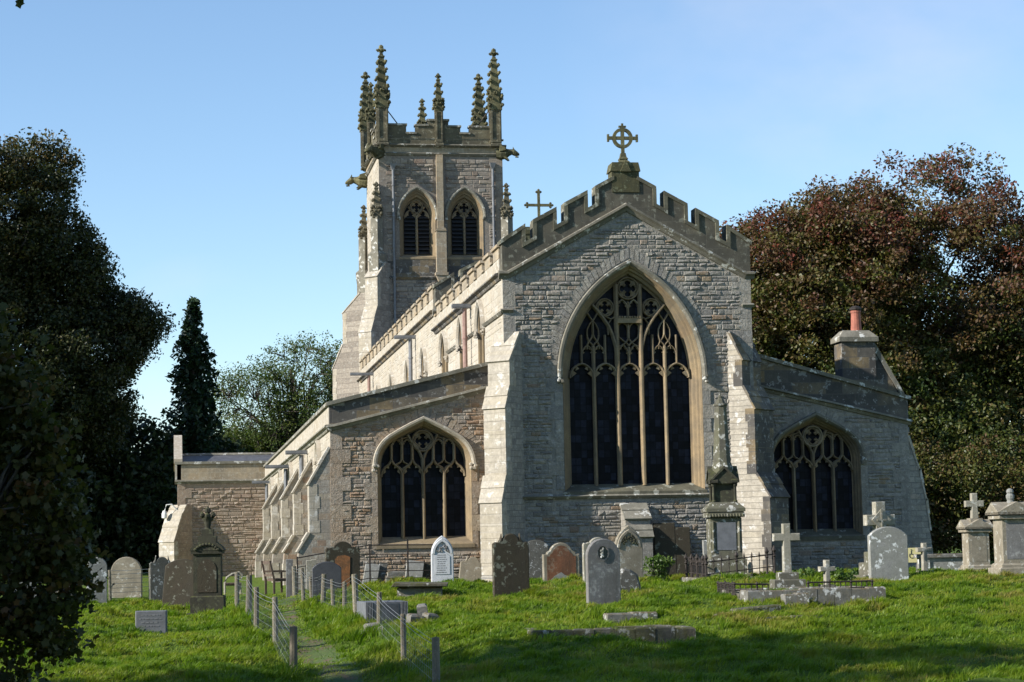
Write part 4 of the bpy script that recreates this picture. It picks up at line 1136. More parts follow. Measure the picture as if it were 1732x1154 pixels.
tsw = MB(FTS)
lz = [(107.1, .85, 18.0, 1.5, 15.9), (107.1, .4, 12.6, .6, 11.4)]
wall_face(tsw, [(TY0, -.5), (TY1, -.5), (TY1, 21.25), (TY0, 21.25)], [arch(a, W, zs, H, sl_-.02, 'two', 16) for (a, W, zs, H, sl_) in lz])
rubble(tsw, [(TY0+.3, 6), (TY1-.3, 6), (TY1-.3, 21.1), (TY0+.3, 21.1)], [arch(a, W+.2, zs, H+.2, sl_-.2, 'two', 12) for (a, W, zs, H, sl_) in lz], ch=(.16, .3), ln=(.3, .7), relief=(.005, .02))
tsw.fr = None
tsw.box(TX0+.4, TX1, TY1-.4, TY1, -.5, 21.2); tsw.box(TX1-.4, TX1-.003, TY0+.05, TY1, -.5, 21.2)
tsw.build("tower_side_wall", M_['pale'], CH)
for a, W, zs, H, sl_ in lz:
    window_frame(FTS, CH, a, W, zs, H, sl_, W*.75, H*.8, 'two', .4, .12, (M_['trac'], M_['ashlar']), "window")
# corbel course between the two top strings
tcn = MB(FT); tcn.box(TX0-.03, TX1+.03, -.045, .3, 21.33, 21.7, .3); tcn.box(TX0-.05, TX0+.4, .3, 6.8, 21.33, 21.7, .4)
tcn.build("corbel_table", M_['buff'], TW)
# tower parapets
def tower_parapet(frame, prof, name):
    t_ = MB(frame)
    t_.prism([(prof[0][0], 21.75)]+prof+[(prof[-1][0], 21.75)], -.06, .3, .4)
    o = t_.build(name, M_['tdark'], CH)
    k_ = MB(frame)
    for (a0, c0), (a1, c1) in zip(prof[:-1], prof[1:]):
        if abs(c1-c0) < .05: k_.box(min(a0, a1)-.05, max(a0, a1)+.05, -.12, .36, c0+.002, c0+.1)
    k_.build("coping", M_['cope'], o)
    return o
pe = [(10.6, 22.78), (11.9, 22.78), (11.9, 22.34), (12.39, 22.34), (12.39, 22.76), (13.04, 22.76), (13.04, 23.04), (14.1, 23.04), (14.1, 22.72), (14.72, 22.72), (14.72, 22.36), (15.2, 22.36), (15.2, 22.72), (16.4, 22.72)]
tower_parapet(FT, pe, "tower_parapet")
ps = [(104.1, 22.78), (105.0, 22.78), (105.0, 22.34), (105.6, 22.34), (105.6, 22.76), (106.5, 22.76), (106.5, 23.04), (107.7, 23.04), (107.7, 22.74), (108.6, 22.74), (108.6, 22.34), (109.1, 22.34), (109.1, 22.74), (110.1, 22.74)]
tower_parapet(FTS, ps, "tower_parapet")
tower_parapet(fr_y(110.5), pe, "tower_parapet")
tr_ = MB(); tr_.box(TX0+.3, TX1-.3, TY0+.3, TY1-.3, 21.4, 21.9); tr_.build("tower_roof", M_['lead'], CH)

def crocketed(mb, x, y, z0, z1, w0, gables=True, seed=0):
    """tapering square spire with crockets and a leafy finial"""
    H = z1-z0; rs = random.Random(seed)
    zs_ = z0+H*.80
    mb.square((x, y, 0), [(w0, z0-.02), (w0*.98, z0+.02), (w0*.72, z0+(zs_-z0)*.5), (w0*.40, zs_)], 0, rs.random())
    n = max(4, int(H*.8/.38))
    def leaf(px_, py_, pz_, s, dx, dy):
        for q in range(2):
            c = (px_+dx*s*.5+rs.uniform(-.02, .02), py_+dy*s*.5+rs.uniform(-.02, .02), pz_+rs.uniform(-.02, .03)+q*s*.25)
            mb.lathe(c, [(.01, -s*.5), (s*.5, -s*.12), (s*.42, s*.2), (.01, s*.45)], 5, rs.random()*3, rs.random())
    for i in range(n):
        t = (i+.35)/n; wz = w0*(1-.66*t)*1.0; zz = z0+(zs_-z0)*t
        for sx in (-1, 1):
            for sy in (-1, 1):
                leaf(x+sx*wz*1.0, y+sy*wz*1.0, zz, .19*(w0/.3)**.5, sx*.7, sy*.7)
    if gables:
        for k, (dx, dy) in enumerate(((0, -1), (0, 1), (-1, 0), (1, 0))):
            f_ = lambda a, b, c, dx=dx, dy=dy: (x+dx*b-dy*a, y+dy*b+dx*a, z0+c)
            g_ = MB(f_); g_.prism([(-w0*1.08, -.08), (w0*1.08, -.08), (0, H*.30)], w0*.75, w0*1.12)
            mb.v, old = mb.v, mb.v
            o = len(mb.v); mb.v += g_.v; mb.f += [tuple(o+i for i in f) for f in g_.f]; mb.r += g_.r
            for t in (.15, .5, .8):
                for s in (-1, 1):
                    p = f_(s*w0*1.12*(1-t), w0*1.05, H*.3*t); leaf(p[0], p[1], p[2], .12, dx, dy)
    zc = zs_
    mb.square((x, y, 0), [(w0*.42, zc-.03), (w0*.55, zc+.0), (w0*.55, zc+.05), (w0*.34, zc+.08), (w0*.28, zc+H*.06)])
    zf = zc+H*.11; s = w0*.36
    for (dx, dy, dz) in ((1, 0, 0), (-1, 0, 0), (0, 1, 0), (0, -1, 0), (.7, .7, .02), (-.7, -.7, .02), (.7, -.7, 0), (-.7, .7, 0)):
        mb.lathe((x+dx*w0*.72, y+dy*w0*.72, zf+dz+rs.uniform(-.03, .03)), [(.01, -s*.55), (s*.5, -s*.15), (s*.45, s*.25), (.01, s*.6)], 5, rs.random(), rs.random())
    mb.lathe((x, y, zf), [(w0*.3, -.12), (w0*.62, -.02), (w0*.45, .1), (w0*.2, .16)], 6)
    mb.lathe((x, y, z1-.12), [(w0*.2, -.14), (w0*.42, -.02), (w0*.36, .07), (.02, .13)], 6)
def pinnacle(x, y, zb, zsp, zt, hw, seed, label=None):
    s_ = MB()
    s_.square((x, y, 0), [(hw+.05, zb), (hw+.05, zb+.12), (hw, zb+.18), (hw, zsp)], 0, .4)
    for k, (dx, dy) in enumerate(((0, -1), (-1, 0), (1, 0), (0, 1))):     # raised edges leave a sunk panel
        f_ = lambda a, b, c, dx=dx, dy=dy: (x+dx*b-dy*a, y+dy*b+dx*a, c)
        s_.fr = f_
        for q in (-1, 1):
            a0, a1 = sorted((q*hw*1.0, q*hw*.68)); s_.box(a0, a1, hw+.004, hw+.05, zb+.2, zsp)
        s_.box(-hw*.678, hw*.678, hw+.004, hw+.05, zsp-.14, zsp); s_.box(-hw*.678, hw*.678, hw+.004, hw+.05, zb+.2, zb+.34)
    s_.fr = None
    o = s_.build("pinnacle", M_['tdark'], CH, org=(x, y, zb))
    c_ = MB(); crocketed(c_, x, y, zsp, zt, hw*1.22, True, seed)
    c_.build("crocketed_spire", M_['mossy'], o)
    if label: o["label"] = label
pinnacle(10.66, 103.95, 21.7, 23.75, 27.0, .25, 1)
pinnacle(16.55, 103.95, 21.7, 23.7, 26.93, .25, 2)
pinnacle(10.46, 110.6, 21.7, 23.9, 27.15, .25, 3)
pinnacle(16.72, 110.6, 21.7, 24.1, 27.15, .25, 4)
pinnacle(13.6, 103.9, 21.7, 23.6, 25.55, .16, 5)
pinnacle(13.56, 110.6, 21.7, 23.9, 25.7, .16, 6)
pinnacle(10.42, 107.3, 21.7, 23.7, 25.8, .16, 7)
# middle pilaster on the east face of the tower
mp_ = MB(FT)
mp_.box(13.42, 13.76, -.22, .05, 17.35, 21.25, .5); mp_.prism([(13.30, 17.25), (13.88, 17.25), (13.8, 17.4), (13.40, 17.4)], -.42, .02, .6)
mp_.box(13.34, 13.86, -.38, .03, 15.1, 17.247, .4); mp_.box(13.27, 13.93, -.45, .03, 14.95, 15.1, .6); mp_.prism([(13.3, 14.95), (13.9, 14.95), (13.72, 14.55), (13.48, 14.55)], -.4, .02, .5)
mp_.build("pilaster", M_['buff'], TW)
for i, (x, y, ang) in enumerate(((10.46, 104.0, 225), (16.9, 104.0, 315), (10.46, 110.8, 135))):
    d_ = Vector((math.cos(R(ang)), math.sin(R(ang))))
    O = (x-d_.x*.28, y-d_.y*.28)
    buttress(O, ang, .40, [(1.55, -.5), (1.55, 12.0), (1.0, 13.3), (1.0, 14.85), (.3, 15.6)] if ang != 135 else [(2.5, -.5), (2.5, 10.9), (1.75, 12.2), (1.75, 13.9), (.5, 14.9)], M_['towerj'], None, M_['butt'])
    px_, py_ = x+d_.x*.22, y+d_.y*.22
    bp = MB(); bp.square((px_, py_, 0), [(.30, 14.7), (.30, 15.4), (.34, 15.9), (.34, 16.05), (.22, 16.2), (.22, 18.0)], math.pi/4, .5)
    bpo = bp.build("buttress_pinnacle", M_['cope'], CH, org=(px_, py_, 14.7))
    bq = MB(); crocketed(bq, px_, py_, 18.0, 19.8, .2, True, 20+i); bq.build("crocketed_spire", M_['tdark'], bpo)
# gargoyles
def gargoyle(base, ang, L, seed):
    d_ = Vector((math.cos(R(ang)), math.sin(R(ang)), 0)); n_ = Vector((-d_.y, d_.x, 0))
    f_ = lambda a, b, c: tuple(Vector(base)+d_*a*L+n_*b*L+Vector((0, 0, c*L)))
    g_ = MB(f_); k = 8
    secs = [(-.15, .0, .24, .26), (.1, -.02, .27, .30), (.35, .0, .24, .27), (.52, .05, .17, .18), (.64, .08, .14, .15), (.76, .06, .19, .19), (.88, .0, .16, .14), (1.0, -.05, .11, .08), (1.04, -.06, .05, .04)]
    rings = [[(a, wd*math.cos(2*math.pi*i/k), c+hh*math.sin(2*math.pi*i/k)) for i in range(k)] for a, c, wd, hh in secs]
    g_.loft(rings)
    for s in (-1, 1):
        g_.prism([(.70, .2), (.80, .18), (.72, .34)], s*.11-.03, s*.11+.03)                     # ears
        g_.loft([[(.0, s*.22, .05), (.42, s*.24, .1), (.4, s*.26, .2), (.0, s*.22, .3)], [(.05, s*.30, .1), (.34, s*.33, .14), (.32, s*.33, .3), (.02, s*.30, .4)]])  # wings
        g_.loft([[(.2, s*.16, -.22), (.36, s*.16, -.22), (.36, s*.26, -.2), (.2, s*.26, -.2)], [(.42, s*.16, -.36), (.52, s*.16, -.34), (.52, s*.24, -.34), (.42, s*.24, -.36)]])
    g_.prism([(.84, -.14), (1.0, -.18), (.98, -.22), (.82, -.2)], -.09, .09)                    # lower jaw
    g_.build("gargoyle", M_['mossy'], CH, org=base)
gargoyle((16.75, 103.95, 21.35), -12, 1.0, 1); gargoyle((10.5, 104.0, 21.35), 228, 1.15, 2); gargoyle((10.46, 110.4, 21.0), 172, 1.15, 3)
for p, q in (((10.85, 104.0, 23.7), (11.9, 104.6, 22.5)), ((16.3, 104.0, 23.7), (15.3, 104.6, 22.4)), ((13.6, 104.05, 23.4), (13.2, 105.2, 22.3)), ((16.6, 110.4, 24.2), (16.0, 108.8, 22.3))):
    d_ = MB(); d_.tube([p, q], .03, 5); d_.build("tie_rod", M_['iron'], CH)
# tower downpipes with hopper heads
for x, zt in ((11.18, 20.5), (16.37, 20.6)):
    d_ = MB(); d_.tube([(x, TY0-.12, zt), (x, TY0-.12, 9.0)], .065, 8)
    for z in np.arange(10, 20.3, 1.6): d_.lathe((x, TY0-.12, z), [(.08, 0), (.09, .05), (.08, .1)], 8)
    d_.add([(x-.16, TY0-.26, zt+.25), (x+.16, TY0-.26, zt+.25), (x+.16, TY0, zt+.25), (x-.16, TY0, zt+.25), (x-.07, TY0-.18, zt-.05), (x+.07, TY0-.18, zt-.05), (x+.07, TY0, zt-.05), (x-.07, TY0, zt-.05)], [(0, 1, 2, 3), (0, 1, 5, 4), (1, 2, 6, 5), (2, 3, 7, 6), (3, 0, 4, 7)])
    d_.build("downpipe", M_['lead'], CH)

# ------------------------------------------------------------------ trees
def leaf_cloud(name, cl, per, sig, size, mat, parent, org, seed, flat=0.7, keep=None, lobed=False, tint=None):
    """cl: (n,3) cluster centres; many leaf-sized faces scattered round each"""
    r_ = np.random.default_rng(seed)
    n = len(cl)*per
    c = np.repeat(cl, per, 0)
    sg = np.repeat(sig*(0.6+0.8*r_.random(len(cl))), per)[:, None]
    g_ = r_.normal(size=(n, 3)); g_ /= np.maximum(1, np.linalg.norm(g_, axis=1)/2.0)[:, None]
    p = c+g_*sg*np.array([1, 1, flat])
    if keep is not None:
        k = keep(p); p = p[k]; n = len(p); rc = np.repeat(r_.random(len(cl)), per)[k]
    else:
        rc = np.repeat(r_.random(len(cl)), per)
    nrm = r_.normal(size=(n, 3))+np.array([-.4, -.2, .7]); nrm /= np.linalg.norm(nrm, axis=1)[:, None]
    a = np.cross(nrm, r_.normal(size=(n, 3))); a /= np.linalg.norm(a, axis=1)[:, None]
    b = np.cross(nrm, a)
    s = size*(0.6+0.8*r_.random(n))[:, None]
    if lobed:
        ang = np.linspace(0, 2*np.pi, 11)[:-1]; rad = np.array([1.05, .66, .95, .62, .72, .35, .72, .62, .95, .66])
        m = 10
        V = np.stack([p+a*s*(rad[i]*np.cos(ang[i]))*.62+b*s*(rad[i]*np.sin(ang[i]))*.62+nrm*s*(.14*(i % 2)) for i in range(m)], 1)
    else:
        m = 4
        V = np.stack([p-a*s*.62, p+b*s*.34+nrm*s*.08, p+a*s*.62, p-b*s*.34+nrm*s*.08], 1)
    rnd = np.clip(.62*rc+.38*r_.random(n), 0, 1)
    if tint is not None: rnd = np.clip(rnd+tint(p), 0, 1)
    V = V.reshape(-1, 3)
    return npmesh(name, V, np.arange(len(V)), np.full(n, m), rnd, mat, parent, org)
def clusters(blobs, n, seed, inner=0.45):
    r_ = np.random.default_rng(seed)
    w_ = np.array([b[3]*b[4]+b[4]*b[5]+b[3]*b[5] for b in blobs]); w_ = w_/w_.sum()
    k = r_.choice(len(blobs), n, p=w_); B = np.array(blobs)[k]
    d = r_.normal(size=(n, 3)); d /= np.linalg.norm(d, axis=1)[:, None]
    rr = (inner+(1-inner)*r_.random(n)**.6)[:, None]
    return B[:, :3]+d*rr*B[:, 3:]
def limbs(mb, base, top, rad, cl, n, seed, droop=0.0, twigs=0):
    r_ = np.random.default_rng(seed)
    base, top = np.array(base, float), np.array(top, float)
    m1 = base+(top-base)*.35+r_.normal(size=3)*.15; m2 = base+(top-base)*.7+r_.normal(size=3)*.25
    tp = [base-np.array([0, 0, .4]), base, m1, m2, top]
    mb.tube([tuple(p) for p in tp], [rad*1.35, rad*1.1, rad*.85, rad*.55, rad*.2], 8, .5)
    idx = r_.choice(len(cl), min(n, len(cl)), replace=False)
    allp = []
    for i in idx:
        c = cl[i]; t = np.clip((c[2]-base[2])/(top[2]-base[2])*.55+r_.uniform(-.05, .1), .18, .9)
        s = base+(top-base)*t
        q = [s+(c-s)*f+np.array([0, 0, (f*(1-f))*np.linalg.norm(c-s)*.35])+r_.normal(size=3)*.08*np.linalg.norm(c-s)*f*(1-f)*2 for f in (0, .3, .6, .85, 1.0)]
        rb = rad*.35*(1-t*.5)
        mb.tube([tuple(p) for p in q], [rb, rb*.7, rb*.45, rb*.25, .012], 5, .5)
        allp += q[1:4]
    if twigs and allp:
        A = np.array(allp)
        for j in r_.choice(len(cl), min(twigs, len(cl)), replace=False):
            c = cl[j]; d = np.linalg.norm(A-c, axis=1); a = A[d.argmin()]
            mid = (a+c)/2+r_.normal(size=3)*.08*d.min()+np.array([0, 0, .06*d.min()])
            mb.tube([tuple(a), tuple(mid), tuple(c)], [.03, .02, .008], 4, .5)
BEECH = leaf_mat('copper_beech_leaf', [(0.0, (0.035, 0.055, 0.010)), (0.3, (0.08, 0.088, 0.016)), (0.48, (0.085, 0.066, 0.018)), (0.68, (0.086, 0.05, 0.018)), (0.88, (0.08, 0.036, 0.019)), (1.0, (0.13, 0.036, 0.02))], .25)
LIME = leaf_mat('green_autumn_leaf', [(0.0, (0.014, 0.022, 0.007)), (0.45, (0.026, 0.037, 0.010)), (0.8, (0.055, 0.053, 0.014)), (1.0, (0.10, 0.068, 0.018))], .25)
DKGR = leaf_mat('dark_green_leaf', [(0.0, (0.014, 0.026, 0.010)), (0.6, (0.026, 0.044, 0.014)), (1.0, (0.05, 0.065, 0.018))], .25)
ASH = leaf_mat('ash_leaf', [(0.0, (0.04, 0.07, 0.018)), (0.6, (0.075, 0.11, 0.026)), (1.0, (0.125, 0.135, 0.035))], .4)
FIR = leaf_mat('conifer_needle', [(0.0, (0.012, 0.028, 0.014)), (0.7, (0.024, 0.05, 0.022)), (1.0, (0.045, 0.075, 0.03))], .15)
SYC = leaf_mat('sycamore_leaf', [(0.0, (0.03, 0.042, 0.011)), (0.5, (0.06, 0.066, 0.016)), (0.8, (0.10, 0.075, 0.02)), (1.0, (0.14, 0.06, 0.022))], .4)
def tree(kind, label, base, top, rad, blobs, ncl, per, sig, size, mat, nl, seed, group=None, flat=.7, keep=None, lobed=False, twigs=0, inner=.45, tint=None):
    t = empty(kind, base, label, "tree", group)
    cl = clusters(blobs, ncl, seed, inner)
    mb = MB(); limbs(mb, base, top, rad, cl, nl, seed, 0, twigs)
    mb.build("trunk", M_['bark'], t, smooth=True)
    leaf_cloud("crown", cl, per, sig, size, mat, t, base, seed+1, flat, keep, lobed, tint)
    return t
# copper beech on the right, beyond the church
tree("copper_beech_tree", "huge copper beech with red-brown and green leaves behind the right aisle", (33.5, 92, 0), (33.5, 92, 14), .75,
     [(29.5, 91, 10.9, 6.2, 6, 5.9), (36.0, 92, 12.3, 7, 6.5, 7.0), (31, 90, 6.0, 6.5, 6, 4.5), (40, 92, 6.5, 7, 6, 5.5), (34, 88, 4, 6.5, 4, 3.6), (25.9, 91, 10.6, 2.6, 3.5, 3.2), (27.5, 90, 7, 3.2, 4, 3.2), (42, 92, 11, 6, 6, 5.6), (28.3, 91, 13.0, 4.2, 4.5, 3.3), (31.2, 91, 14.3, 3.8, 4.5, 3.3), (25.0, 91, 11.6, 1.8, 2.5, 1.9)],
     3700, 150, .40, .145, BEECH, 60, 11, tint=lambda p: np.clip((p[:, 2]-11.8)*.06, -.34, .22), twigs=700, inner=.38)
# tall tree filling the upper left
tree("lime_tree", "tall broad tree with dark leaves and a bronzed top at the upper left", (-11, 121, -.5), (-11, 121, 20), .8,
     [(-9.2, 121, 20.4, 3.5, 4, 5.3), (-13, 120, 18, 6, 6, 8), (-6.9, 121, 17.6, 2.7, 3.5, 4.0), (-5.2, 121, 16.3, 2.3, 3, 2.7), (-3.4, 121, 14.7, 2.2, 3, 1.7), (-1.9, 121, 14.2, 1.45, 2, 1.0), (-5.2, 120, 12.4, 3.2, 3.5, 2.6), (-9, 119, 11, 6.5, 5, 5), (-5.6, 121, 9.3, 3.4, 4.5, 3.2), (-2.4, 121, 12.3, 1.2, 1.6, .8), (-6.6, 121, 23.6, 1.2, 1.5, 1.6)],
     2100, 140, .42, .17, LIME, 44, 21, tint=lambda p: np.clip((p[:, 2]-19)*.05, -.1, .3), twigs=160)
for i, (lb, x, y, h, rx, sd) in enumerate((("dark shrubby tree at the left edge of the wood beyond the churchyard", -12.5, 125, 12, 4.5, 31), ("dark rounded tree under the tall broad tree behind the porch gable", -7.3, 126, 10, 3.8, 32),
                                           ("dark low tree just left of the porch with the conifer rising behind it", -2.9, 127, 9.0, 3.4, 33), ("dark bushy tree behind the slate porch roof", 1.8, 132, 8.2, 4.0, 34))):
    tree("woodland_tree", lb, (x, y, -.5), (x, y, h*.75), .3, [(x, y, h*.62, rx, rx, h*.40), (x+rx*.3, y-1, h*.32, rx, rx, h*.34), (x-rx*.4, y-1, h*.3, rx*.9, rx*.8, h*.30)], 620, 48, .55, .34, DKGR, 14, sd, "trees of the dark wood on the left")
# conifer
def conifer(x, y, z0, h, rb, seed, label):
    t = empty("conifer_tree", (x, y, z0), label, "tree")
    mb = MB(); mb.tube([(x, y, z0-.3), (x, y, z0+h*.5), (x+.05, y, z0+h)], [.3, .17, .02], 8, .5); mb.build("trunk", M_['bark'], t)
    r_ = np.random.default_rng(seed); cl = []
    for lv in np.linspace(.05, .985, 44):
        rr = rb*(1-lv)**.72*(0.82+.36*r_.random())*(1.0 if lv > .18 else .9)
        for k in range(max(4, int(13*(1-lv)+3))):
            a = r_.uniform(0, 2*math.pi); L = rr*r_.uniform(.7, 1.08)
            for f in np.linspace(.25, 1, 5):
                cl.append((x+math.cos(a)*L*f, y+math.sin(a)*L*f, z0+h*lv-L*.45*f*f+.1*f))
    leaf_cloud("crown", np.array(cl), 9, .15, .30, FIR, t, (x, y, z0), seed, 1.5)
conifer(1.2, 128, -.3, 16.9, 3.5, 41, "narrow dark green conifer with a pointed top beyond the porch roof")
# airy ash with visible branches, with denser greenery below
tree("ash_tree", "airy half-bare ash with sky showing through its branches left of the tower", (7.6, 135, 0), (7.6, 135, 13), .42,
     [(8.6, 135, 12.4, 3.6, 3.5, 3.3), (5.0, 135, 10.8, 2.9, 3, 2.8), (9.8, 134, 10.2, 2.4, 3, 3.0), (7, 135, 8.6, 4.4, 3.5, 2.4)], 900, 36, .30, .125, ASH, 60, 51, twigs=900, inner=.3, flat=.9)
tree("leafy_tree", "dense mid-green tree below the airy ash behind the porch roof", (6.2, 138, 0), (6.2, 138, 7), .35,
     [(4.2, 138, 7.0, 2.6, 3, 2.3), (7.6, 138, 7.2, 3.2, 3, 2.6), (6, 137, 3.6, 4.5, 3, 3)], 620, 90, .42, .18, ASH, 16, 52, inner=.3)
# near sycamore whose low branches hang into the left of the picture
def keep_near(p):
    px = p[:, 0]/p[:, 1]
    return np.ones(len(p), bool)
tree("sycamore_tree", "near sycamore with dark lobed leaves hanging low at the left edge", (-5.2, 27, -1.3), (-5.2, 27, 7.5), .26,
     [(-1.95, 26.4, 2.75, .50, .6, .75), (-1.55, 26.3, 1.75, .50, .6, .9), (-1.45, 26.3, .75, .50, .55, .8), (-1.5, 26.3, .0, .38, .45, .45), (-2.1, 26.4, .3, .7, .6, 1.0), (-2.1, 26.4, -.65, .5, .5, .35), (-2.7, 26.6, 3.4, .9, .9, .9), (-3.2, 26.8, 1.5, 1.3, 1.1, 2.2), (-4.4, 27, 4.2, 1.8, 1.8, 1.6), (-4.6, 27, 7.6, 1.7, 1.6, 1.4), (-2.35, 26.2, 8.45, .75, .4, .42), (-1.3, 26.3, 1.15, .32, .4, .32), (-1.75, 26.3, 2.35, .36, .4, .3)], 1150, 30, .13, .092, SYC, 34, 61, lobed=True, inner=.15, twigs=420)
# the tall belt of trees outside the left of the picture that shades the foreground
for i, (x, y, h, rx, sd) in enumerate(((-17, 20, 13, 6, 71), (-23, 24.5, 17, 6, 72), (-19, 10, 15, 7, 73), (-31, 22, 20, 7, 74), (-14.5, 14, 11, 5.0, 75))):
    tree("shade_tree", "broad tree of the belt standing to the left of the churchyard view", (x, y, -1), (x, y, h*.75), .45,
         [(x, y, h*.62, rx, rx*.8, h*.38), (x+1, y-2, h*.4, rx, rx*.8, h*.34)], 420, 26, .7, .5, DKGR, 12, sd, "trees of the belt left of the view")
for i, (x, y, h, rx, sd) in enumerate(((-27, 116, 25, 8, 81), (-19.5, 118.5, 19, 4.5, 82))):
    tree("shade_tree", "tall tree of the wood to the left of the picture", (x, y, -1), (x, y, h*.75), .6,
         [(x, y, h*.6, rx, rx, h*.40), (x+1, y-2, h*.35, rx, rx, h*.34)], 520, 26, .9, .6, DKGR, 12, sd, "tall trees of the wood left of the picture")
# hedge trees behind the right-hand graves
tree("beech_hedge_tree", "low leafy beech growing to the ground behind the right-hand monuments", (27.8, 84, 0), (27.8, 84, 4), .2,
     [(26.3, 84, 2.6, 2.4, 2.4, 2.9), (29.5, 84, 2.8, 3, 2.5, 3.2), (33.5, 84, 2.6, 3.5, 2.5, 3.0), (37.5, 84, 2.6, 3.5, 2.5, 3.0)], 900, 110, .42, .115, BEECH, 16, 91, tint=lambda p: np.full(len(p), -.16), inner=.3)

# ------------------------------------------------------------------ grass
def make_grass():
    r_ = np.random.default_rng(5)
    xs_, ys_ = [], []
    for (y0, y1, dens) in ((27.5, 33, 1150), (33, 38, 900), (38, 44, 620), (44, 50, 430), (50, 58.5, 300)):
        for k in range(1):
            ymid = (y0+y1)/2
            xa, xb = -.09*y1-1.2, .425*y1+1.0
            n = int((xb-xa)*(y1-y0)*dens)
            xs_.append(r_.uniform(xa, xb, n)); ys_.append(r_.uniform(y0, y1, n))
    x = np.concatenate(xs_); y = np.concatenate(ys_)
    # tussocks: many blades share a root, a height and a tint
    nt_ = 15000
    tx = r_.uniform(-.09*58-1, .425*58+1, nt_); ty = 27.5+31*r_.random(nt_)**1.25
    tsz = np.clip(r_.lognormal(-2.35, .5, nt_), .04, .30); tk = vnoise(tx*.6, ty*.6, 31)
    ok = (tx > -.09*ty-1.2) & (tx < .425*ty+1) & (r_.random(nt_) < .25+.9*tk)
    tx, ty, tsz = tx[ok], ty[ok], tsz[ok]
    A = np.array([a for a in AT if a[1] < 58.4])
    if len(A):      # rank grass left uncut round the stones
        k = 16; ang = r_.uniform(0, 2*np.pi, len(A)*k); rad = r_.uniform(.25, .6, len(A)*k)
        tx = np.concatenate([tx, np.repeat(A[:, 0], k)+np.cos(ang)*rad*1.15]); ty = np.concatenate([ty, np.repeat(A[:, 1], k)+np.sin(ang)*rad*.7])
        tsz = np.concatenate([tsz, r_.uniform(.06, .20, len(A)*k)])
    nb = (28+tsz*330).astype(int)
    ti = np.repeat(np.arange(len(tx)), nb)
    ra, rr = r_.uniform(0, 2*np.pi, len(ti)), np.abs(r_.normal(size=len(ti)))*.62
    xt = tx[ti]+np.cos(ra)*rr*tsz[ti]; yt = ty[ti]+np.sin(ra)*rr*tsz[ti]
    th_ = (.07+.55*tsz[ti])*(1.0-.22*rr)
    trn = r_.random(len(tx))[ti]
    nb0 = len(x)
    x = np.concatenate([x, xt]); y = np.concatenate([y, yt])
    ext = np.concatenate([np.zeros(nb0), np.clip(th_, .05, .21)]); tr_n = np.concatenate([np.full(nb0, -1.), trn])
    az0 = np.concatenate([r_.uniform(0, 2*np.pi, nb0), ra])
    t = vnoise(x*2.4, y*2.4, 11)*.5+vnoise(x*.7, y*.7, 12)*.5
    pc = 2.65+.25*np.sin(y*.25); on = np.exp(-((x-pc)/.34)**2)
    bare = on*np.clip((vnoise(x*1.3, y*.8, 14)-.25)*2.2, 0, 1)*np.interp(y, [34, 40, 50], [.85, .35, .08])
    keep = (r_.random(len(x)) < .30+.9*t) & (r_.random(len(x)) > bare*1.0) & ~((ext > 0) & (on > .3))
    keep &= ~((y > 57.6) & (x > 9.3) & (x < 16.8))
    x, y, t, on, ext, tr_n, az0 = x[keep], y[keep], t[keep], on[keep], ext[keep], tr_n[keep], az0[keep]
    n = len(x); z = gz(x, y)
    h = (.03+.06*np.clip(t*1.6-.4, 0, 1)+.03*r_.random(n))*(1-.35*on)
    h = np.where(ext > 0, ext*(.6+.5*r_.random(n)), h)
    bank = np.exp(-((np.abs(x-pc[keep])-1.05)/.45)**2)*np.interp(y, [30, 40, 60], [1, 1, .7])
    h *= 1+.8*bank
    w_ = .0055+.005*r_.random(n)+.00018*np.maximum(y-30, 0)
    az = az0+r_.normal(size=n)*.4; wind = np.stack([np.full(n, .35), np.full(n, -.1)], -1)
    lean = (np.stack([np.cos(az), np.sin(az)], -1)*.7+wind)*h[:, None]*(.4+.9*r_.random(n))[:, None]
    wa = az+np.pi/2+r_.normal(size=n)*.3
    wx, wy = np.cos(wa)*w_, np.sin(wa)*w_
    P = np.stack([x, y, z-.015], -1)
    b0 = P+np.stack([wx, wy, 0*x], -1); b1 = P-np.stack([wx, wy, 0*x], -1)
    m = P+np.stack([lean[:, 0]*.35, lean[:, 1]*.35, h*.62], -1)
    m0 = m+np.stack([wx, wy, 0*x], -1)*.75; m1 = m-np.stack([wx, wy, 0*x], -1)*.75
    tip = P+np.stack([lean[:, 0], lean[:, 1], h], -1)
    V = np.stack([b0, b1, m1, m0, tip], 1).reshape(-1, 3)
    base = np.arange(n)*5
    F = np.stack([base, base+1, base+2, base+3, base+3, base+2, base+4], -1).ravel()
    nper = np.tile([4, 3], n)
    rn = .45*vnoise(x*.7, y*.7, 21)+.3*vnoise(x*2.6, y*2.6, 22)+.25*np.where(tr_n >= 0, tr_n, r_.random(n))+.12*(r_.random(n)-.5)
    rn = np.clip((rn-.5)*1.5+.5, 0, 1)
    m_ = leaf_mat('grass_blade', [(0.0, (0.065, 0.125, 0.010)), (0.3, (0.125, 0.205, 0.014)), (0.58, (0.19, 0.25, 0.02)), (0.82, (0.24, 0.245, 0.04)), (1.0, (0.28, 0.225, 0.075))], .5)
    o = npmesh("grass", V, F, nper, np.repeat(rn, 2), m_)
    tag(o, "long green tufted grass covering the churchyard slope", "grass", kind="stuff")

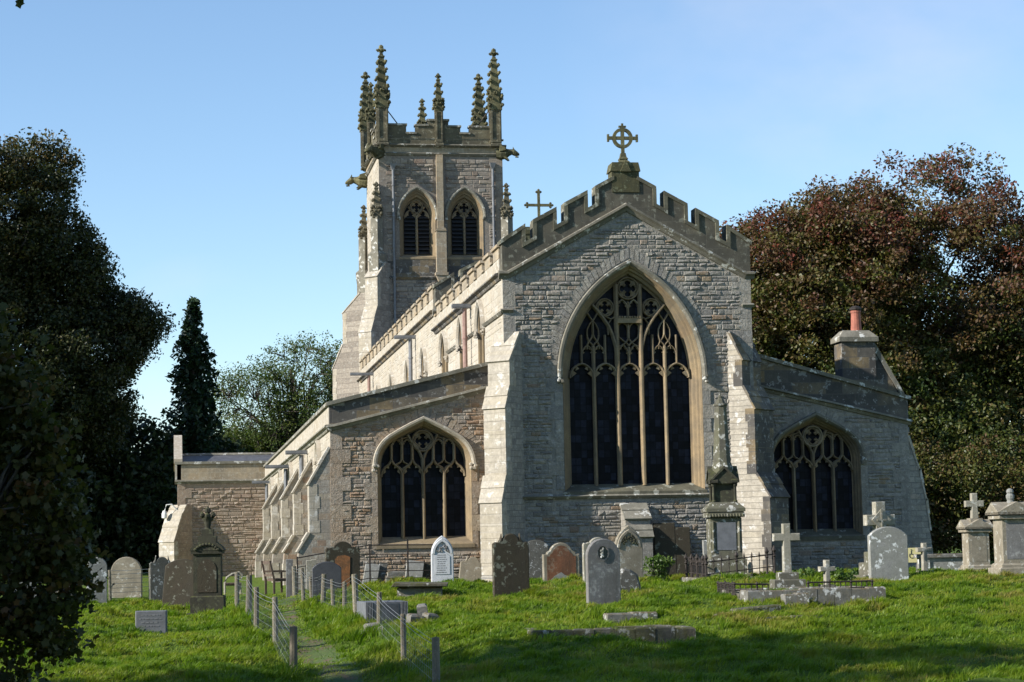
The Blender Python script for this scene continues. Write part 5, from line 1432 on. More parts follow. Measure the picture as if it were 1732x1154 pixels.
# ------------------------------------------------------------------ gravestones and monuments
def outline(kind, w_, h):
    """headstone outlines, (a,c) from the lower left round to the lower right"""
    W = w_/2
    lo = [(-W, -.45)]; hi = [(W, -.45)]
    if kind == 'round':
        top = arc(0, h-W, W, math.pi, 0, 14)
    elif kind == 'segment':
        r_ = W*1.35; zc = h-r_; a = math.acos(-W/r_) ; top = arc(0, zc, r_, a, math.pi-a, 12)
    elif kind == 'gothic':
        H = w_*.82; top = arch(0, W, h-H, H, None, 'two', 8)
    elif kind == 'shoulder':        # narrow round head between small flat shoulders
        r_ = W*.62; zs = h-r_-.04*h
        top = [(-W, zs-.02), (-W*.92, zs+.03), (-W*.72, zs+.04)]+arc(0, zs+.04, r_, math.pi, 0, 12)+[(W*.72, zs+.04), (W*.92, zs+.03), (W, zs-.02)]
    elif kind == 'ogee':            # high round centre flowing down to sharp shoulders
        zs = h-W*.62
        top = [(-W, zs+.02), (-W*.86, zs+.06), (-W*.70, zs+.05), (-W*.58, zs+.12), (-W*.50, zs+.24)]+arc(0, h-W*.5, W*.48, math.pi*.95, math.pi*.05, 8)+[(W*.50, zs+.24), (W*.58, zs+.12), (W*.70, zs+.05), (W*.86, zs+.06), (W, zs+.02)]
    elif kind == 'scroll':          # camber head with scooped corners
        zs = h-W*.42
        top = [(-W, zs-.02), (-W*.93, zs+.03), (-W*.80, zs+.02), (-W*.62, zs+W*.12)]+arc(0, h-W*.62, W*.62, math.pi*.85, math.pi*.15, 8)+[(W*.62, zs+W*.12), (W*.80, zs+.02), (W*.93, zs+.03), (W, zs-.02)]
    elif kind == 'eared':           # moulded frame with square ears and a round centre
        r_ = W*.66; zs = h-r_*.62
        top = [(-W, zs), (-W*.80, zs+.0), (-W*.78, zs+.05)]+arc(0, zs-.02, r_, math.pi*.88, math.pi*.12, 10)+[(W*.78, zs+.05), (W*.80, zs), (W, zs)]
    else:                           # plain square
        top = [(-W, h), (W, h)]
    return lo+top+hi
def gframe(pos, rz=0, tilt=0, lean=0):
    Mx = Matrix.Rotation(R(rz), 3, 'Z') @ Matrix.Rotation(R(tilt), 3, 'X') @ Matrix.Rotation(R(lean), 3, 'Y')
    return lambda a, b, c: tuple(Vector(pos)+Mx @ Vector((a, b, c)))
def lettering(f_, o, w_, z0, z1, n, seed, b=-.006):
    r_ = random.Random(seed)
    for i in range(n):
        mb = MB(f_)
        z = z1-(z1-z0)*i/max(1, n-1); lw = w_*r_.uniform(.75, 1)
        a = -lw/2
        while a < lw/2:
            L = r_.uniform(.03, .09)
            if a+L > lw/2: break
            mb.add([(a, b, z), (a+L, b, z), (a+L, b, z+.022), (a, b, z+.022)], [(0, 1, 2, 3)])
            a += L+.016
        if mb.f: mb.build("inscription_line", M_['g_letter'], o)
def headstone(px, y, w_, h, kind, mat, label, rz=0, tilt=0, lean=0, th=.12, group=None, dx=0, name="headstone"):
    x, y, z = at_px(px, y); pos = (x+dx, y, z)
    f_ = gframe(pos, rz, tilt, lean)
    mb = MB(f_)
    mb.prism(outline(kind, w_, h), -th/2, th/2, .5, .018)
    o = mb.build(name, M_[mat], None, pos)
    tag(o, label, "gravestone", group)
    return o, f_, th
G1 = "headstones of the churchyard"
def panel(o, f_, poly, b, mat, name="panel", d=.012):
    m_ = MB(f_); m_.prism(poly, b-d, b+.004, .5); return m_.build(name, M_[mat], o)

# left-hand group
headstone(164, 58, .55, 1.3, 'round', 'g_pale', "pale lichened round-topped headstone half hidden by the sycamore leaves", rz=4)
headstone(112, 60, .6, 1.0, 'segment', 'g_spot', "grey headstone glimpsed through the sycamore leaves", rz=-4)
headstone(40, 57, .7, .9, 'plain', 'g_pale', "low pale square headstone glimpsed at the far left behind leaves", rz=3)
headstone(214, 62, .92, 1.2, 'round', 'g_buff', "round-topped buff headstone behind the square wire netting", rz=-10)
headstone(274, 57, .66, 1.27, 'ogee', 'g_spot', "lichen-spotted grey headstone with a curved top beside the dark brown one", rz=6)
headstone(304, 53, .93, 1.36, 'segment', 'g_brown', "large dark brown headstone with a cambered top, leaning, left of the pillar monument", rz=-14, tilt=-6, lean=4, th=.16)
o, f_, th = headstone(256, 43.2, .63, .50, 'plain', 'g_slate', "small low grey lettered stone block in front of the dark brown headstone", rz=-5, th=.25)
lettering(f_, o, .5, .18, .40, 4, 3, -th/2-.006)
# pillar monument with leafy finial
x, y, z = at_px(352, 49.5)
PM = empty("pillar_monument", (x, y, z), "dark mossy pillar monument with curved pediment and leafy finial", "monument")
f_ = gframe((x, y, z), -6)
m_ = MB(f_); m_.box(-.48, .48, -.42, .42, -.2, .12, .4, .02); m_.box(-.39, .39, -.34, .34, .12, .52, .5, .03); m_.build("base", M_['g_dmoss'], PM)
m_ = MB(f_); m_.box(-.32, .32, -.27, .27, .50, 1.50, .5); m_.build("shaft", M_['g_dmoss'], PM)
m_ = MB(f_); m_.prism(arch(0, .22, 1.12, .26, .60, 'two', 6), -.285, -.265); m_.build("panel", M_['g_brown'], PM)
m_ = MB(f_)
m_.box(-.37, .37, -.32, .32, 1.5, 1.58); m_.prism([(-.40, 1.58), (.40, 1.58)]+arc(0, 1.35, .47, math.pi*.17, math.pi*.83, 10), -.33, .33)
for t in range(9):
    a = math.pi*(.24+.52*t/8); m_.lathe((0, 0, 0), [(.001, 0)]*2, 3) if False else None
    m_.lathe((.36*math.cos(a), -.33, 1.36+.36*math.sin(a)), [(.01, -.04), (.045, -.01), (.04, .02), (.01, .04)], 6)
m_.build("pediment", M_['g_dmoss'], PM)
m_ = MB(f_); m_.box(-.21, .21, -.2, .2, 1.76, 1.92); m_.box(-.14, .14, -.14, .14, 1.92, 2.08); m_.lathe((0, 0, 2.06), [(.10, 0), (.06, .06), (.09, .2), (.13, .28), (.07, .3)], 10)
m_.build("plinth", M_['g_dmoss'], PM)
m_ = MB(f_)
for (dx, dy, dz, s) in ((0, 0, .5, .10), (.13, 0, .40, .08), (-.13, 0, .40, .08), (0, .11, .38, .08), (0, -.11, .38, .08), (.08, .02, .30, .06), (-.08, .02, .30, .06)):
    m_.lathe((dx, dy, 2.02+dz), [(.01, -s), (s*.8, -s*.3), (s*.75, s*.35), (.01, s*.9)], 7)
m_.lathe((0, 0, 2.3), [(.05, 0), (.045, .2)], 7)
m_.build("finial", M_['g_dmoss'], PM)

# right of the path
o, f_, th = headstone(580, 54, .9, 1.36, 'scroll', 'g_brown', "dark headstone with an orange flaking inscription panel and carved curved top", rz=3, th=.14)
panel(o, f_, [(-.19, .15), (.17, .15), (.19, .95), (.05, 1.0), (-.12, .98), (-.2, .9)], -th/2, 'g_orange', "flaking_panel")
headstone(553, 51, .72, .86, 'segment', 'g_dslate', "low dark slate headstone behind the path fence posts", rz=-3, th=.10)
headstone(524, 56.3, .19, 1.05, 'plain', 'g_cross', "slim pale upright stone post left of the orange-panelled headstone", th=.18, name="stone_post")["x"] if False else None
o, f_, th = headstone(749, 55, .60, 1.33, 'gothic', 'g_white', "white gothic headstone with small carved flowers under its pointed arch and rows of lettering", rz=-4, th=.14)
m_ = MB(f_); m_.box(-.34, .34, -.2, .2, -.2, .10, .5, .03); m_.build("base", M_['g_grey'], o)
m_ = MB(f_); m_.sweep(arch(0, .235, .85, .36, None, 'two', 8), [(-.03, -th/2-.035), (.03, -th/2-.035), (.045, -th/2)]); m_.build("carved_arch", M_['g_white'], o)
m_ = MB(f_)
for i in range(26):
    a = random.uniform(-.17, .17); c = random.uniform(.90, 1.15-abs(a)*.9); m_.lathe((a, -th/2-.01, c), [(.005, -.03), (.022, -.01), (.02, .015), (.005, .03)], 5)
m_.build("carved_flowers", M_['g_grey'], o)
panel(o, f_, [(-.2, .3), (.2, .3), (.2, .78), (.1, .86), (-.1, .86), (-.2, .78)], -th/2, 'g_white', "panel", .014)
lettering(f_, o, .34, .34, .80, 9, 8, -th/2-.017)
headstone(797, 59.0, .74, .78, 'ogee', 'g_buff', "plain buff slab leaning against the foot of the left aisle wall", tilt=-12, lean=9, th=.10, name="leaning_slab")
headstone(865, 44.5, .80, 1.36, 'ogee', 'g_brown', "tall dark brown headstone with a round head between sharp shoulders", rz=3, th=.13)
o, f_, th = headstone(950, 55, 1.0, 1.03, 'eared', 'g_buff', "red sandstone headstone set in a pale moulded frame with square ears", rz=2, th=.16)
inn2 = [(a*.80, c*.93) for a, c in outline('eared', 1.0, 1.03)[1:-1]]
panel(o, f_, [(-.40, -.2)]+inn2+[(.40, -.2)], -th/2, 'g_red', "red_panel", .010)
panel(o, f_, [(-.36, -.2), (-.34, .10), (-.2, .24), (-.02, .34), (.08, .26), (.2, .22), (.36, .12), (.36, -.2)], -th/2-.012, 'g_pale', "lichen_crust", .006)
headstone(909, 57.2, .72, 1.12, 'segment', 'g_spot', "rough mottled slab leaning in the shadow against the great gable", tilt=-7, th=.12, name="leaning_slab")
o, f_, th = headstone(1021, 42.5, .72, 1.47, 'round', 'g_grey', "grey round-topped headstone with a carved oval medallion", rz=5, th=.14)
m_ = MB(f_)
m_.sweep([(-.02+.125*math.cos(t*math.pi/10), 1.17+.155*math.sin(t*math.pi/10)) for t in range(20)], [(-.012, -th/2-.02), (.012, -th/2-.02), (.02, -th/2)], True); m_.build("medallion_rim", M_['g_grey'], o)
m_ = MB(f_); m_.prism([(-.02+.11*math.cos(t*math.pi/8), 1.17+.14*math.sin(t*math.pi/8)) for t in range(16)], -th/2-.004, -th/2+.01); mo = m_.build("medallion", M_['g_spot'], o)
m_ = MB(f_)
for i in range(9): m_.lathe((-.02+random.uniform(-.04, .04), -th/2-.012, 1.08+i*.022), [(.006, -.03), (.026, -.008), (.022, .015), (.006, .03)], 5)
m_.build("carved_sprig", M_['g_pale'], mo)
m_ = MB(f_); m_.box(-.42, .42, -.18, .2, -.3, .10, .5, .05); m_.build("mossy_base", M_['g_moss'], o)
headstone(1013, 52, .80, 1.22, 'scroll', 'g_cross', "pale scroll-topped headstone standing behind the medallion headstone", rz=3, th=.12)
o, f_, th = headstone(1065, 54.5, .76, 1.46, 'gothic', 'g_buff', "tall buff gothic headstone with carved leaves under its pointed arch", rz=3, th=.15)
m_ = MB(f_); m_.sweep(arch(0, .29, .86, .44, None, 'two', 8), [(-.03, -th/2-.03), (.03, -th/2-.03), (.05, -th/2)]); m_.build("carved_arch", M_['g_buff'], o)
m_ = MB(f_)
for i in range(36):
    a = random.uniform(-.25, .25); c = random.uniform(.95, 1.32-abs(a)*1.0); m_.lathe((a, -th/2-.008, c), [(.005, -.04), (.03, -.01), (.026, .02), (.005, .04)], 5)
m_.build("carved_leaves", M_['g_dmoss'], o)
for k, (px, w_, h, mt, lb, ti) in enumerate(((1128, .62, 1.56, 'g_brown', "tall dark brown slab leaning against the great gable right of the low buttress", -5), (1158, .46, 1.50, 'g_brown', "narrow brown slab leaning right of the wider one against the great gable", -5), (1199, .24, 1.12, 'g_pale', "narrow pale slab leaning behind the obelisk monument", -4))):
    headstone(px, 57.3-.1*(k == 2), w_, h, 'plain', mt, lb, tilt=ti, th=.09, name="leaning_slab")
o, f_, th = headstone(1505, 49, .98, 1.36, 'segment', 'g_pale', "wide pale headstone with big white lichen rings in front of the lozenge cross", rz=-2, th=.16)

def lump(mb, c, r_, seed, fz=.7, n=9):
    rs = random.Random(seed); rings = []
    for i in range(7):
        t = -math.pi/2+math.pi*i/6; rings.append([(c[0]+r_*max(.05, math.cos(t))*rs.uniform(.78, 1.15)*math.cos(2*math.pi*k/n), c[1]+r_*max(.05, math.cos(t))*rs.uniform(.78, 1.15)*math.sin(2*math.pi*k/n), c[2]+r_*fz*math.sin(t)*rs.uniform(.85, 1.1)) for k in range(n)])
    mb.loft(rings)
x, y, z = at_px(1063, 45)
m_ = MB(); m_.prism([(-.26, -.3), (-.24, .36), (-.12, .50), (.04, .47), (.2, .36), (.27, .1), (.28, -.3)], -.12, .14, .5, .05); m_.v = [(x+a, y+b, z+c) for a, b, c in m_.v]
tag(m_.build("broken_stone", M_['g_spot'], None, (x, y, z)), "rough black and white lichened stump right of the medallion headstone", "stone")

# obelisk monument in its iron railing
x, y, z = at_px(1228, 54); OB = empty("obelisk_monument", (x, y, z), "tall obelisk monument on a gabled pedestal inside iron railings", "monument")
f_ = gframe((x, y, z), -7)
m_ = MB(f_); m_.box(-.60, .60, -.6, .6, -.1, .22, .5, .03); m_.box(-.52, .52, -.52, .52, .22, .62, .6, .04); m_.build("base", M_['g_obel'], OB)
m_ = MB(f_); m_.box(-.42, .42, -.42, .42, .62, 1.72, .4, .03); mo = m_.build("die", M_['g_obel'], OB)
m_ = MB(f_); m_.box(-.26, .26, -.432, -.41, .84, 1.58); m_.build("panel", M_['g_slate'], mo)
for s in (-1, 1):
    m_ = MB(f_); m_.tube([(s*.35, -.43, .8), (s*.35, -.43, 1.6)], .04, 8); m_.build("colonnette", M_['g_obel'], mo)
m_ = MB(f_); m_.box(-.5, .5, -.5, .5, 1.72, 1.86, .5, .03); m_.square((0, 0, 0), [(.52, 1.862), (.52, 1.95), (.34, 2.12)])
for i in range(12):
    m_.lathe((-.44+.08*i, -.51, 1.76), [(.005, -.05), (.04, -.02), (.035, .02), (.005, .05)], 5)
m_.v = list(m_.v); m_.build("cornice", M_['g_obel'], OB)
m_ = MB(f_); m_.box(-.26, .26, -.26, .26, 2.10, 2.62, .5)
mo2 = m_.build("gabled_stage", M_['g_dmoss'], OB)
for sx in (-1, 1):
    for sy in (-1, 1):
        m_ = MB(f_); m_.lathe((sx*.29, sy*.29, 2.10), [(.06, 0), (.06, .05), (.038, .08), (.038, .42), (.065, .47), (.065, .53)], 8); m_.build("colonnette", M_['g_dmoss'], mo2)
for k in range(4):
    d = k*math.pi/2
    fk = lambda a, b, c, d=d: f_(a*math.cos(d)-b*math.sin(d), a*math.sin(d)+b*math.cos(d), c)
    m_ = MB(fk); m_.prism([(-.36, 2.62), (.36, 2.62), (.36, 2.68), (0, 3.02), (-.36, 2.68)], -.36, -.2); m_.prism([(-.40, 2.64), (0, 3.02), (.40, 2.64), (.40, 2.70), (0, 3.10), (-.40, 2.70)], -.40, -.18); m_.build("gablet", M_['g_dmoss'], mo2)
m_ = MB(f_); m_.lathe((0, 0, 2.6), [(.30, 0), (.30, .45), (.245, .6), (.165, 2.12), (.20, 2.13), (.20, 2.18), (.14, 2.2), (.10, 2.3), (.06, 2.34), (.06, 2.38), (.03, 2.44), (.005, 2.5)], 8, math.pi/8); m_.build("shaft", M_['g_obel'], OB)
def railing(name, label, corners, h, sp, seed, finial=True, tilt=0):
    """iron rails round a plot; corners: list of (x,y)"""
    z0 = gh(*corners[0]); root = empty(name, (corners[0][0], corners[0][1], z0), label, "railing")
    rs = random.Random(seed)
    for (x0, y0), (x1, y1) in zip(corners[:-1], corners[1:]):
        L = math.hypot(x1-x0, y1-y0); n = max(1, int(L/sp))
        za, zb = gh(x0, y0)+.18, gh(x1, y1)+.18
        rl = MB(); rl.tube([(x0, y0, za+h*.74), (x1, y1, zb+h*.74)], .018, 5); rl.build("rail", M_['iron'], root)
        rl = MB(); rl.tube([(x0, y0, za+h*.2), (x1, y1, zb+h*.2)], .014, 5); rl.build("rail", M_['iron'], root)
        for i in range(n+1):
            t = i/n; x, y = x0+(x1-x0)*t, y0+(y1-y0)*t; zz = za+(zb-za)*t
            big = (i % 4 == 0)
            b = MB(); r_ = (.028 if big else .012)*min(1, h/.4+.1); hh = h*(1.15 if big else 1.0)+rs.uniform(-.02, .02); lx = rs.uniform(-.015, .015)
            b.lathe((x, y, zz-.06), [(r_*1.5, 0), (r_, .06), (r_, hh*.62), (r_*1.9, hh*.66), (r_, hh*.72), (r_*1.2, hh*.8), (r_*2.2, hh*.88), (.003, hh*1.06)] if finial else [(r_, 0), (r_, hh)], 6)
            b.build("post" if big else "bar", M_['iron'], root)
    return root
def kerb(px, y, L, d, h, mat, label, rz=0, hollow=True, tilt=0, name="grave_kerb", wd=.16):
    x, y, z = at_px(px, y); f_ = gframe((x, y, z-.03), rz, 0, tilt)
    m_ = MB(f_); rs = random.Random(px)
    def irr(x0, x1, y0, y1):
        n = max(2, int(abs(x1-x0)/.35))
        for i in range(n):
            a, b = x0+(x1-x0)*i/n, x0+(x1-x0)*(i+1)/n
            m_.box(a+.004, b-.004, y0+rs.uniform(-.012, .012), y1+rs.uniform(-.01, .01), -.25, h+rs.uniform(-.02, .015), rs.random(), .025)
    if hollow:
        irr(-L/2, L/2, -d/2, -d/2+wd); irr(-L/2, L/2, d/2-wd, d/2); m_.box(-L/2, -L/2+wd, -d/2+wd+.005, d/2-wd-.005, -.25, h-.01, .5, .02); m_.box(L/2-wd, L/2, -d/2+wd+.005, d/2-wd-.005, -.25, h-.012, .5, .02)
    else:
        irr(-L/2, L/2, -d/2, d/2)
    o = m_.build(name, M_[mat], None, (x, y, z)); tag(o, label, "grave kerb"); return o
ka = [at_px(1162, 55.2)[:2], at_px(1196, 52.4)[:2], at_px(1312, 52.4)[:2], at_px(1310, 55.2)[:2]]
kerb(1246, 53.6, 2.5, 2.5, .20, 'g_moss', "mossy stone kerb carrying the iron railings round the obelisk monument", rz=-2)
railing("iron_railing", "rusty spiked iron railings round the obelisk monument", ka, .58, .19, 3)
# crosses
def latin_cross(px, y, H, w_, arm, zc, mat, label, steps, rz=0, lean=0, th=.15):
    x, y, z = at_px(px, y); root = empty("cross_monument", (x, y, z), label, "cross"); f_ = gframe((x, y, z), rz); f2 = gframe((x, y, z), rz, 0, lean)
    zz = -.15
    for i, (hw, hh) in enumerate(steps):
        m_ = MB(f_); m_.box(-hw, hw, -hw*.72, hw*.72, zz if i else -.3, zz+hh, .5, .02); m_.build("step", M_['g_obel'], root); zz += hh-.001
    m_ = MB(f2); k = w_/2
    m_.prism([(-k*1.1, zz-.02), (k*1.1, zz-.02), (k, zc-k), (arm, zc-k), (arm, zc+k), (k, zc+k), (k*.97, H), (-k*.97, H), (-k, zc+k), (-arm, zc+k), (-arm, zc-k), (-k, zc-k)], -th/2, th/2, .5, .015)
    m_.build("cross", M_[mat], root); return root, f2
latin_cross(1333, 44.3, 1.60, .17, .30, 1.30, 'g_cross', "plain pale latin cross on three grey steps in front of the lit buttress", [(.50, .32), (.35, .20), (.22, .16)], rz=-3)
latin_cross(1400, 44.3, .76, .11, .18, .56, 'g_cross', "small stone cross on a stepped base beside the plain latin cross", [(.26, .22), (.17, .14)], rz=2)
r_, f2 = latin_cross(1492, 52, 2.10, .28, .40, 1.62, 'g_cross', "tall stone cross with a lozenge boss standing behind the pale headstone", [(.62, .35), (.48, .32), (.36, .28)], rz=4, th=.24)
m_ = MB(f2); m_.prism([(-.27, 1.62), (0, 1.36), (.27, 1.62), (0, 1.90)], -.16, .12); m_.build("lozenge_boss", M_['g_cross'], r_)
m_ = MB(f2); m_.prism([(-.02, .9), (.02, .9), (.02, 1.60), (.13, 1.60), (.13, 1.64), (.02, 1.64), (.02, 1.85), (-.02, 1.85), (-.02, 1.64), (-.13, 1.64), (-.13, 1.60), (-.02, 1.60)], -.185, -.15); m_.build("raised_cross", M_['g_cross'], r_)
latin_cross(1566, 52.6, .78, .12, .21, .60, 'g_cross', "short thick stone cross in front of the white chest tomb", [(.2, .2)], rz=0)
def pedestal(px, y, sc_, label, top, rz=-4):
    x, y, z = at_px(px, y); root = empty("pedestal_monument", (x, y, z), label, "monument"); f_ = gframe((x, y, z), rz); s = sc_
    m_ = MB(f_); m_.box(-.46*s, .46*s, -.46*s, .46*s, -.2, .22*s, .5, .02); m_.box(-.40*s, .40*s, -.40*s, .40*s, .22*s, .32*s, .6, .04*s); m_.build("base", M_['g_buff'], root)
    m_ = MB(f_); m_.box(-.335*s, .335*s, -.335*s, .335*s, .31*s, 1.36*s, .4); d_ = m_.build("die", M_['g_buff'], root)
    m_ = MB(f_); m_.box(-.25*s, .25*s, -.342*s, -.33*s, .42*s, 1.26*s); m_.build("panel", M_['g_grey'] if top == 'ball' else M_['g_orange'] if False else M_['g_buff'], d_)
    m_ = MB(f_); m_.box(-.42*s, .42*s, -.42*s, .42*s, 1.36*s, 1.46*s, .5, .03*s)
    for k in range(4):
        d = k*math.pi/2; fk = lambda a, b, c, d=d: f_(a*math.cos(d)-b*math.sin(d), a*math.sin(d)+b*math.cos(d), c)
        g = MB(fk); g.prism([(-.47*s, 1.461*s), (.47*s, 1.461*s), (.47*s, 1.52*s), (0, 1.76*s), (-.47*s, 1.52*s)], -.47*s, -.002*k-.0, .5)
        o_ = len(m_.v); m_.v += g.v; m_.f += [tuple(o_+i for i in q) for q in g.f]; m_.r += g.r
    m_.build("gabled_cap", M_['g_buff'], root)
    m_ = MB(f_)
    if top == 'cross':
        k = .095*s; m_.box(-.2*s, .2*s, -.2*s, .2*s, 1.6*s, 1.80*s); m_.build("cross_base", M_['g_buff'], root); m_ = MB(f_)
        m_.prism([(-k*1.15, 1.79*s), (k*1.15, 1.79*s), (k, 2.16*s), (.30*s, 2.16*s), (.30*s, 2.36*s), (k, 2.36*s), (k, 2.60*s), (-k, 2.60*s), (-k, 2.36*s), (-.30*s, 2.36*s), (-.30*s, 2.16*s), (-k, 2.16*s)], -.09*s, .09*s, .5, .015); m_.build("cross", M_['g_cross'], root)
    else:
        m_.lathe((0, 0, 1.7*s), [(.13, 0), (.10, .06), (.08, .1), (.105, .16), (.11, .22), (.075, .27), (.095, .31), (.08, .37), (.03, .40)], 10); m_.build("urn", M_['g_pale'], root)
    return root
pedestal(1654, 54, .86, "slim buff pedestal monument topped with a stone cross at the right", 'cross')
pedestal(1716, 49, 1.06, "broad gabled pedestal monument with a worn stone ball, cut by the right edge", 'ball')
# chest tomb, box tombs, table tomb
x, y, z = at_px(1596, 55.5); CT = empty("chest_tomb", (x, y, z), "white lichened chest tomb at the right behind the short cross", "tomb"); f_ = gframe((x, y, z), -3)
m_ = MB(f_); m_.box(-.62, .62, -.35, .35, -.1, .50); m_.build("body", M_['g_pale'], CT)
m_ = MB(f_); m_.box(-.70, .70, -.42, .42, .50, .60, .6, .02); m_.build("slab", M_['g_moss'], CT)
for s in (-1, 1):
    m_ = MB(f_); m_.box(s*.56-.08, s*.56+.08, -.385, -.345, -.1, .497); m_.build("pilaster", M_['g_pale'], CT)
x, y, z = at_px(711, 48.5); TT = empty("table_tomb", (x, y, z), "flat mossy stone slab on low walls right of the path", "tomb"); f_ = gframe((x, y, z), -8)
m_ = MB(f_); m_.box(-.52, .52, -.8, .8, -.2, .22, .5, .03); m_.build("low_wall", M_['g_moss'], TT)
m_ = MB(f_); m_.prism([(-.66, .235), (.64, .22), (.66, .30), (-.6, .33)], -.95, .95, .3, .02); m_.build("slab", M_['g_kerb'], TT)
x, y, z = at_px(646, 41.2); ST = empty("box_tomb", (x, y, z), "low slate box tomb with ribbed corners beside the path fence", "tomb"); f_ = gframe((x, y, z), 4)
m_ = MB(f_); m_.box(-.42, .42, -.55, .55, -.2, .44, .5, .01); m_.build("body", M_['g_slate'], ST)
m_ = MB(f_); m_.box(-.27, .24, -.562, -.545, .04, .40); m_.build("panel", simple_mat('dark_slate_panel', (0.07, 0.075, 0.085), .5), ST)
for s in (-1, 1):
    m_ = MB(f_)
    for k in range(5): m_.tube([(s*(.29+k*.03), -.56, .0), (s*(.29+k*.03), -.56, .44)], .011, 6)
    m_.build("ribs", M_['g_slate'], ST)
# kerbs and loose stones in the grass
kerb(1064, 38.8, .98, .45, .15, 'g_moss', "short white kerb stone lying in the grass below the medallion headstone", rz=2, hollow=False)
kerb(1028, 36.0, 2.9, 1.1, .15, 'g_kerb', "long low mossy kerb along the shadow edge at the front", rz=-1)
kerb(1103, 36.9, .70, .3, .19, 'g_moss', "flat broken slab lying on the back of the long mossy kerb", rz=-4, hollow=False, name="broken_slab")
kerb(1357, 42.4, 2.95, 2.2, .26, 'g_moss', "grey kerbed plot in front of the latin cross steps", rz=-1)
kb = [at_px(1215, 44.2)[:2], at_px(1243, 42.0)[:2], at_px(1300, 42.0)[:2]]
railing("iron_railing", "low broken rusty railing at the left of the latin cross plot", kb, .24, .12, 7)
kb2 = [at_px(1368, 42.2)[:2], at_px(1476, 42.2)[:2]]
railing("iron_railing", "low rusty railing along the kerb right of the small cross", kb2, .24, .11, 8)
kerb(1278, 39.2, .95, .32, .17, 'g_kerb', "mossy tilted kerb fragment below the latin cross plot", rz=6, hollow=False, tilt=-4)
kerb(1344, 41.0, .50, .4, .24, 'g_moss', "small square stone block against the front of the latin cross plot", rz=-2, hollow=False, name="stone_block")
kerb(1335, 38.0, 2.1, .16, .06, 'g_kerb', "thin mossy kerb line almost buried in the grass", rz=2, hollow=False)
x, y, z = at_px(1474, 41); m_ = MB(); lump(m_, (x, y, z+.03), .19, 5, .5); tag(m_.build("loose_stone", M_['g_moss'], None, (x, y, z)), "small mossy stone lying alone in the grass at the right", "stone")
x, y, z = at_px(1213, 38.5); m_ = MB(); lump(m_, (x, y, z+.02), .09, 6, .6); tag(m_.build("loose_stone", M_['g_moss'], None, (x, y, z)), "tiny pale stone in the grass left of the tilted kerb fragment", "stone")
# rubble beside the path
for k, (px, y, dx, dz, sx, sy, sz, rz, lb) in enumerate(((632, 39.6, 0, .18, .17, .15, .10, 8, "squared mossy stone propped on others by the slate box tomb"), (622, 39.5, 0, .04, .12, .14, .12, -20, "low mossy stone at the left foot of the slate box tomb"), (650, 39.3, 0, .03, .17, .14, .1, 35, "dark broken stone in front of the slate box tomb"),
        (701, 40.0, 0, .07, .13, .15, .11, 10, "left-hand block of the broken stones below the table tomb"), (714, 40.3, 0, .19, .10, .12, .13, -8, "upright pale block in the middle of the broken stones"), (727, 40.0, 0, .10, .12, .13, .12, 20, "dark right-hand block of the broken stones"), (716, 39.7, 0, .02, .20, .10, .06, -12, "yellow-lichened slab lying in front of the broken stones"))):
    x, y, z = at_px(px, y); f_ = gframe((x, y, z+dz), rz, random.uniform(-12, 12), random.uniform(-10, 10)); m_ = MB(f_)
    m_.box(-sx, sx, -sy, sy, -sz-.05, sz, .5, .035)
    tag(m_.build("rubble_stone", M_['g_moss'], None, (x, y, z)), lb, "stone", "broken stones beside the path")
# stones leaning behind the estate fence
for k, (px, y, w_, h, kind, mt, lean, lb) in enumerate(((625, 58.7, .42, .62, 'plain', 'g_pale', 12, "pale broken slab leaning behind the iron hurdle near the orange headstone"), (641, 58.8, .25, .62, 'plain', 'g_spot', 16, "narrow dark slab leaning next to the pale broken slab"), (699, 58.6, .50, .66, 'plain', 'g_pale', 9, "pale square slab leaning under the aisle window sill"), (718, 58.7, .30, .62, 'plain', 'g_brown', 8, "dark slab leaning right of the pale square slab"))):
    headstone(px, y, w_, h, kind, mt, lb, tilt=-14, lean=lean, th=.08, name="leaning_slab")
x, y, z = at_px(668, 58.4); m_ = MB(); m_.box(x-.25, x+.2, y-.15, y+.15, z-.1, z+.2, .5, .04); m_.box(x-.2, x+.28, y-.12, y+.15, z+.2, z+.36, .5, .05)
tag(m_.build("stone_pile", M_['g_moss'], None, (x, y, z)), "two mossy blocks piled behind the iron hurdle", "stone")

